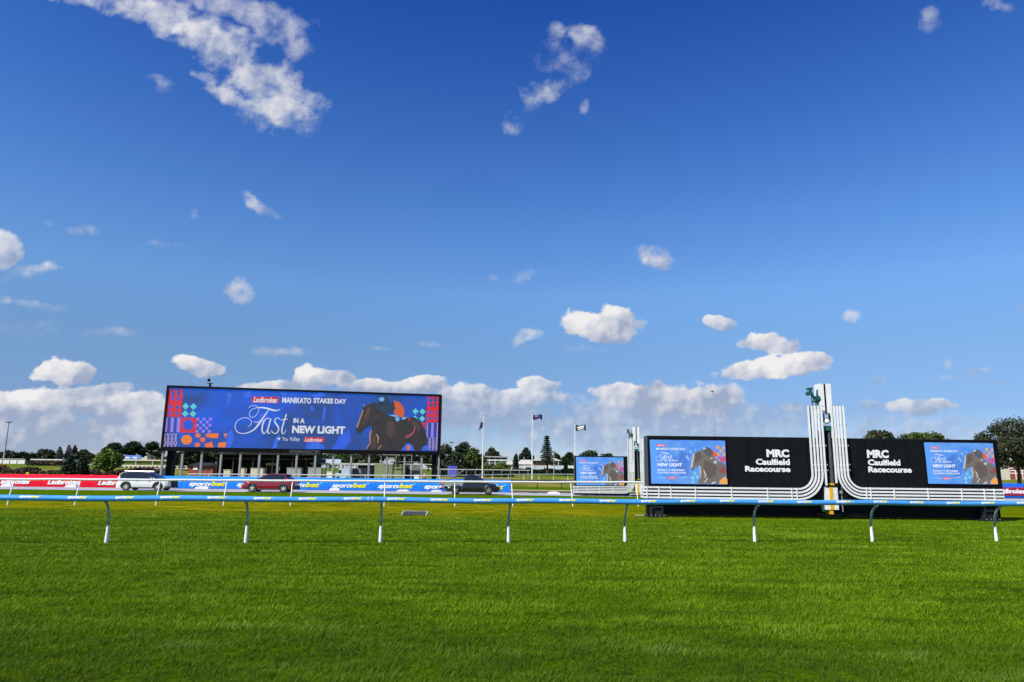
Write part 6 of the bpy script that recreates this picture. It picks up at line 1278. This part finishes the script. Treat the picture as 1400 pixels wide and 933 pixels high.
for v in (640.2, 643.6, 647.2): z = Z(1385, v, 215); b = MB(); b.box(X(1340, v, 215), X(1450, v, 215), 214.96, 215.04, z - .14, z + .14); b.build('rail', M_white, t)
for u in np.arange(1342, 1450, 9.2): b = MB(); x = X(u, 644, 215); b.box(x - .13, x + .13, 214.9, 214.955, g - .2, Z(1385, 639.6, 215)); b.build('post', M_white, t)

# ================================================================== people
def person(label, u, vb, vt, Y, top_c, leg_c, skin=(.35, .2, .14), pose=0, hair=(.02, .015, .01), lean=0):
    x = X(u, vb, Y); g = float(gz(x, Y)); H = 1.72; t = thing('person', label, 'person', (x, Y, g))
    V = {'pelvis': (0, 0, .95), 'belly': (0, 0, 1.12), 'chest': (lean * .5, 0, 1.34), 'neck': (lean, 0, 1.50), 'head': (lean, -.01, 1.62), 'crown': (lean, -.01, 1.70)}
    for s, n_ in ((-1, 'l'), (1, 'r')):
        V['hip' + n_] = (s * .10, 0, .90); V['kn' + n_] = (s * (.11 + .04 * pose), -.03 * s, .50); V['an' + n_] = (s * (.12 + .06 * pose), .02 * s, .08); V['to' + n_] = (s * (.13 + .06 * pose), -.12, .03)
        V['sh' + n_] = (s * .19 + lean, 0, 1.42); V['el' + n_] = (s * .25 + lean, -.04, 1.14); V['wr' + n_] = (s * .22 + lean, -.18 - .1 * pose, .96 + .1 * pose); V['ha' + n_] = (s * .20 + lean, -.24 - .1 * pose, .90 + .12 * pose)
    ed = [('pelvis', 'belly'), ('belly', 'chest'), ('chest', 'neck'), ('neck', 'head'), ('head', 'crown')]
    for n_ in 'lr': ed += [('pelvis', 'hip' + n_), ('hip' + n_, 'kn' + n_), ('kn' + n_, 'an' + n_), ('an' + n_, 'to' + n_), ('chest', 'sh' + n_), ('sh' + n_, 'el' + n_), ('el' + n_, 'wr' + n_), ('wr' + n_, 'ha' + n_)]
    rad = dict(pelvis=.15, belly=.135, chest=.16, neck=.06, head=.095, crown=.07)
    for n_ in 'lr': rad.update({'hip' + n_: .10, 'kn' + n_: .065, 'an' + n_: .045, 'to' + n_: .04, 'sh' + n_: .07, 'el' + n_: .048, 'wr' + n_: .034, 'ha' + n_: .04})
    keys = list(V); me = bpy.data.meshes.new('body'); me.from_pydata([V[k_] for k_ in keys], [(keys.index(a), keys.index(c)) for a, c in ed], []); o = bpy.data.objects.new('body', me); COL.objects.link(o)
    sm = o.modifiers.new('s', 'SKIN'); 
    for i, k_ in enumerate(keys): me.skin_vertices[0].data[i].radius = (rad[k_], rad[k_] * .85)
    me.skin_vertices[0].data[0].use_root = True; o.modifiers.new('d', 'SUBSURF').levels = 1
    dg = bpy.context.evaluated_depsgraph_get(); me2 = bpy.data.meshes.new_from_object(o.evaluated_get(dg)); bpy.data.objects.remove(o)
    o = bpy.data.objects.new('body', me2); COL.objects.link(o); o.parent = t; me2.materials.clear()
    for m in (mat('skin', skin, .6), mat('top_' + str(top_c), top_c, .7), mat('legs_' + str(leg_c), leg_c, .8)): me2.materials.append(m)
    for p in me2.polygons:
        z = p.center.z; ax = abs(p.center.x - lean); p.material_index = 0 if z > 1.50 or (ax > .15 and z < 1.02 and p.center.y < -.12) else (1 if z > .93 else 2); p.use_smooth = True
    b = MB(); b.ball((x + lean, Y + .02, g + 1.70), .115, 1, 1.05, .62, 10, 6); b.build('hair', mat('hair_dark', hair, .8), t)
person('person in yellow high-visibility vest and dark trousers under the video board', 231.5, 651, 640, 140, (.65, .85, .02), (.012, .014, .02))
person('person in a salmon pink top beside the grey gates', 581, 648, 632, 108, (.55, .20, .20), (.05, .03, .03), lean=.02)
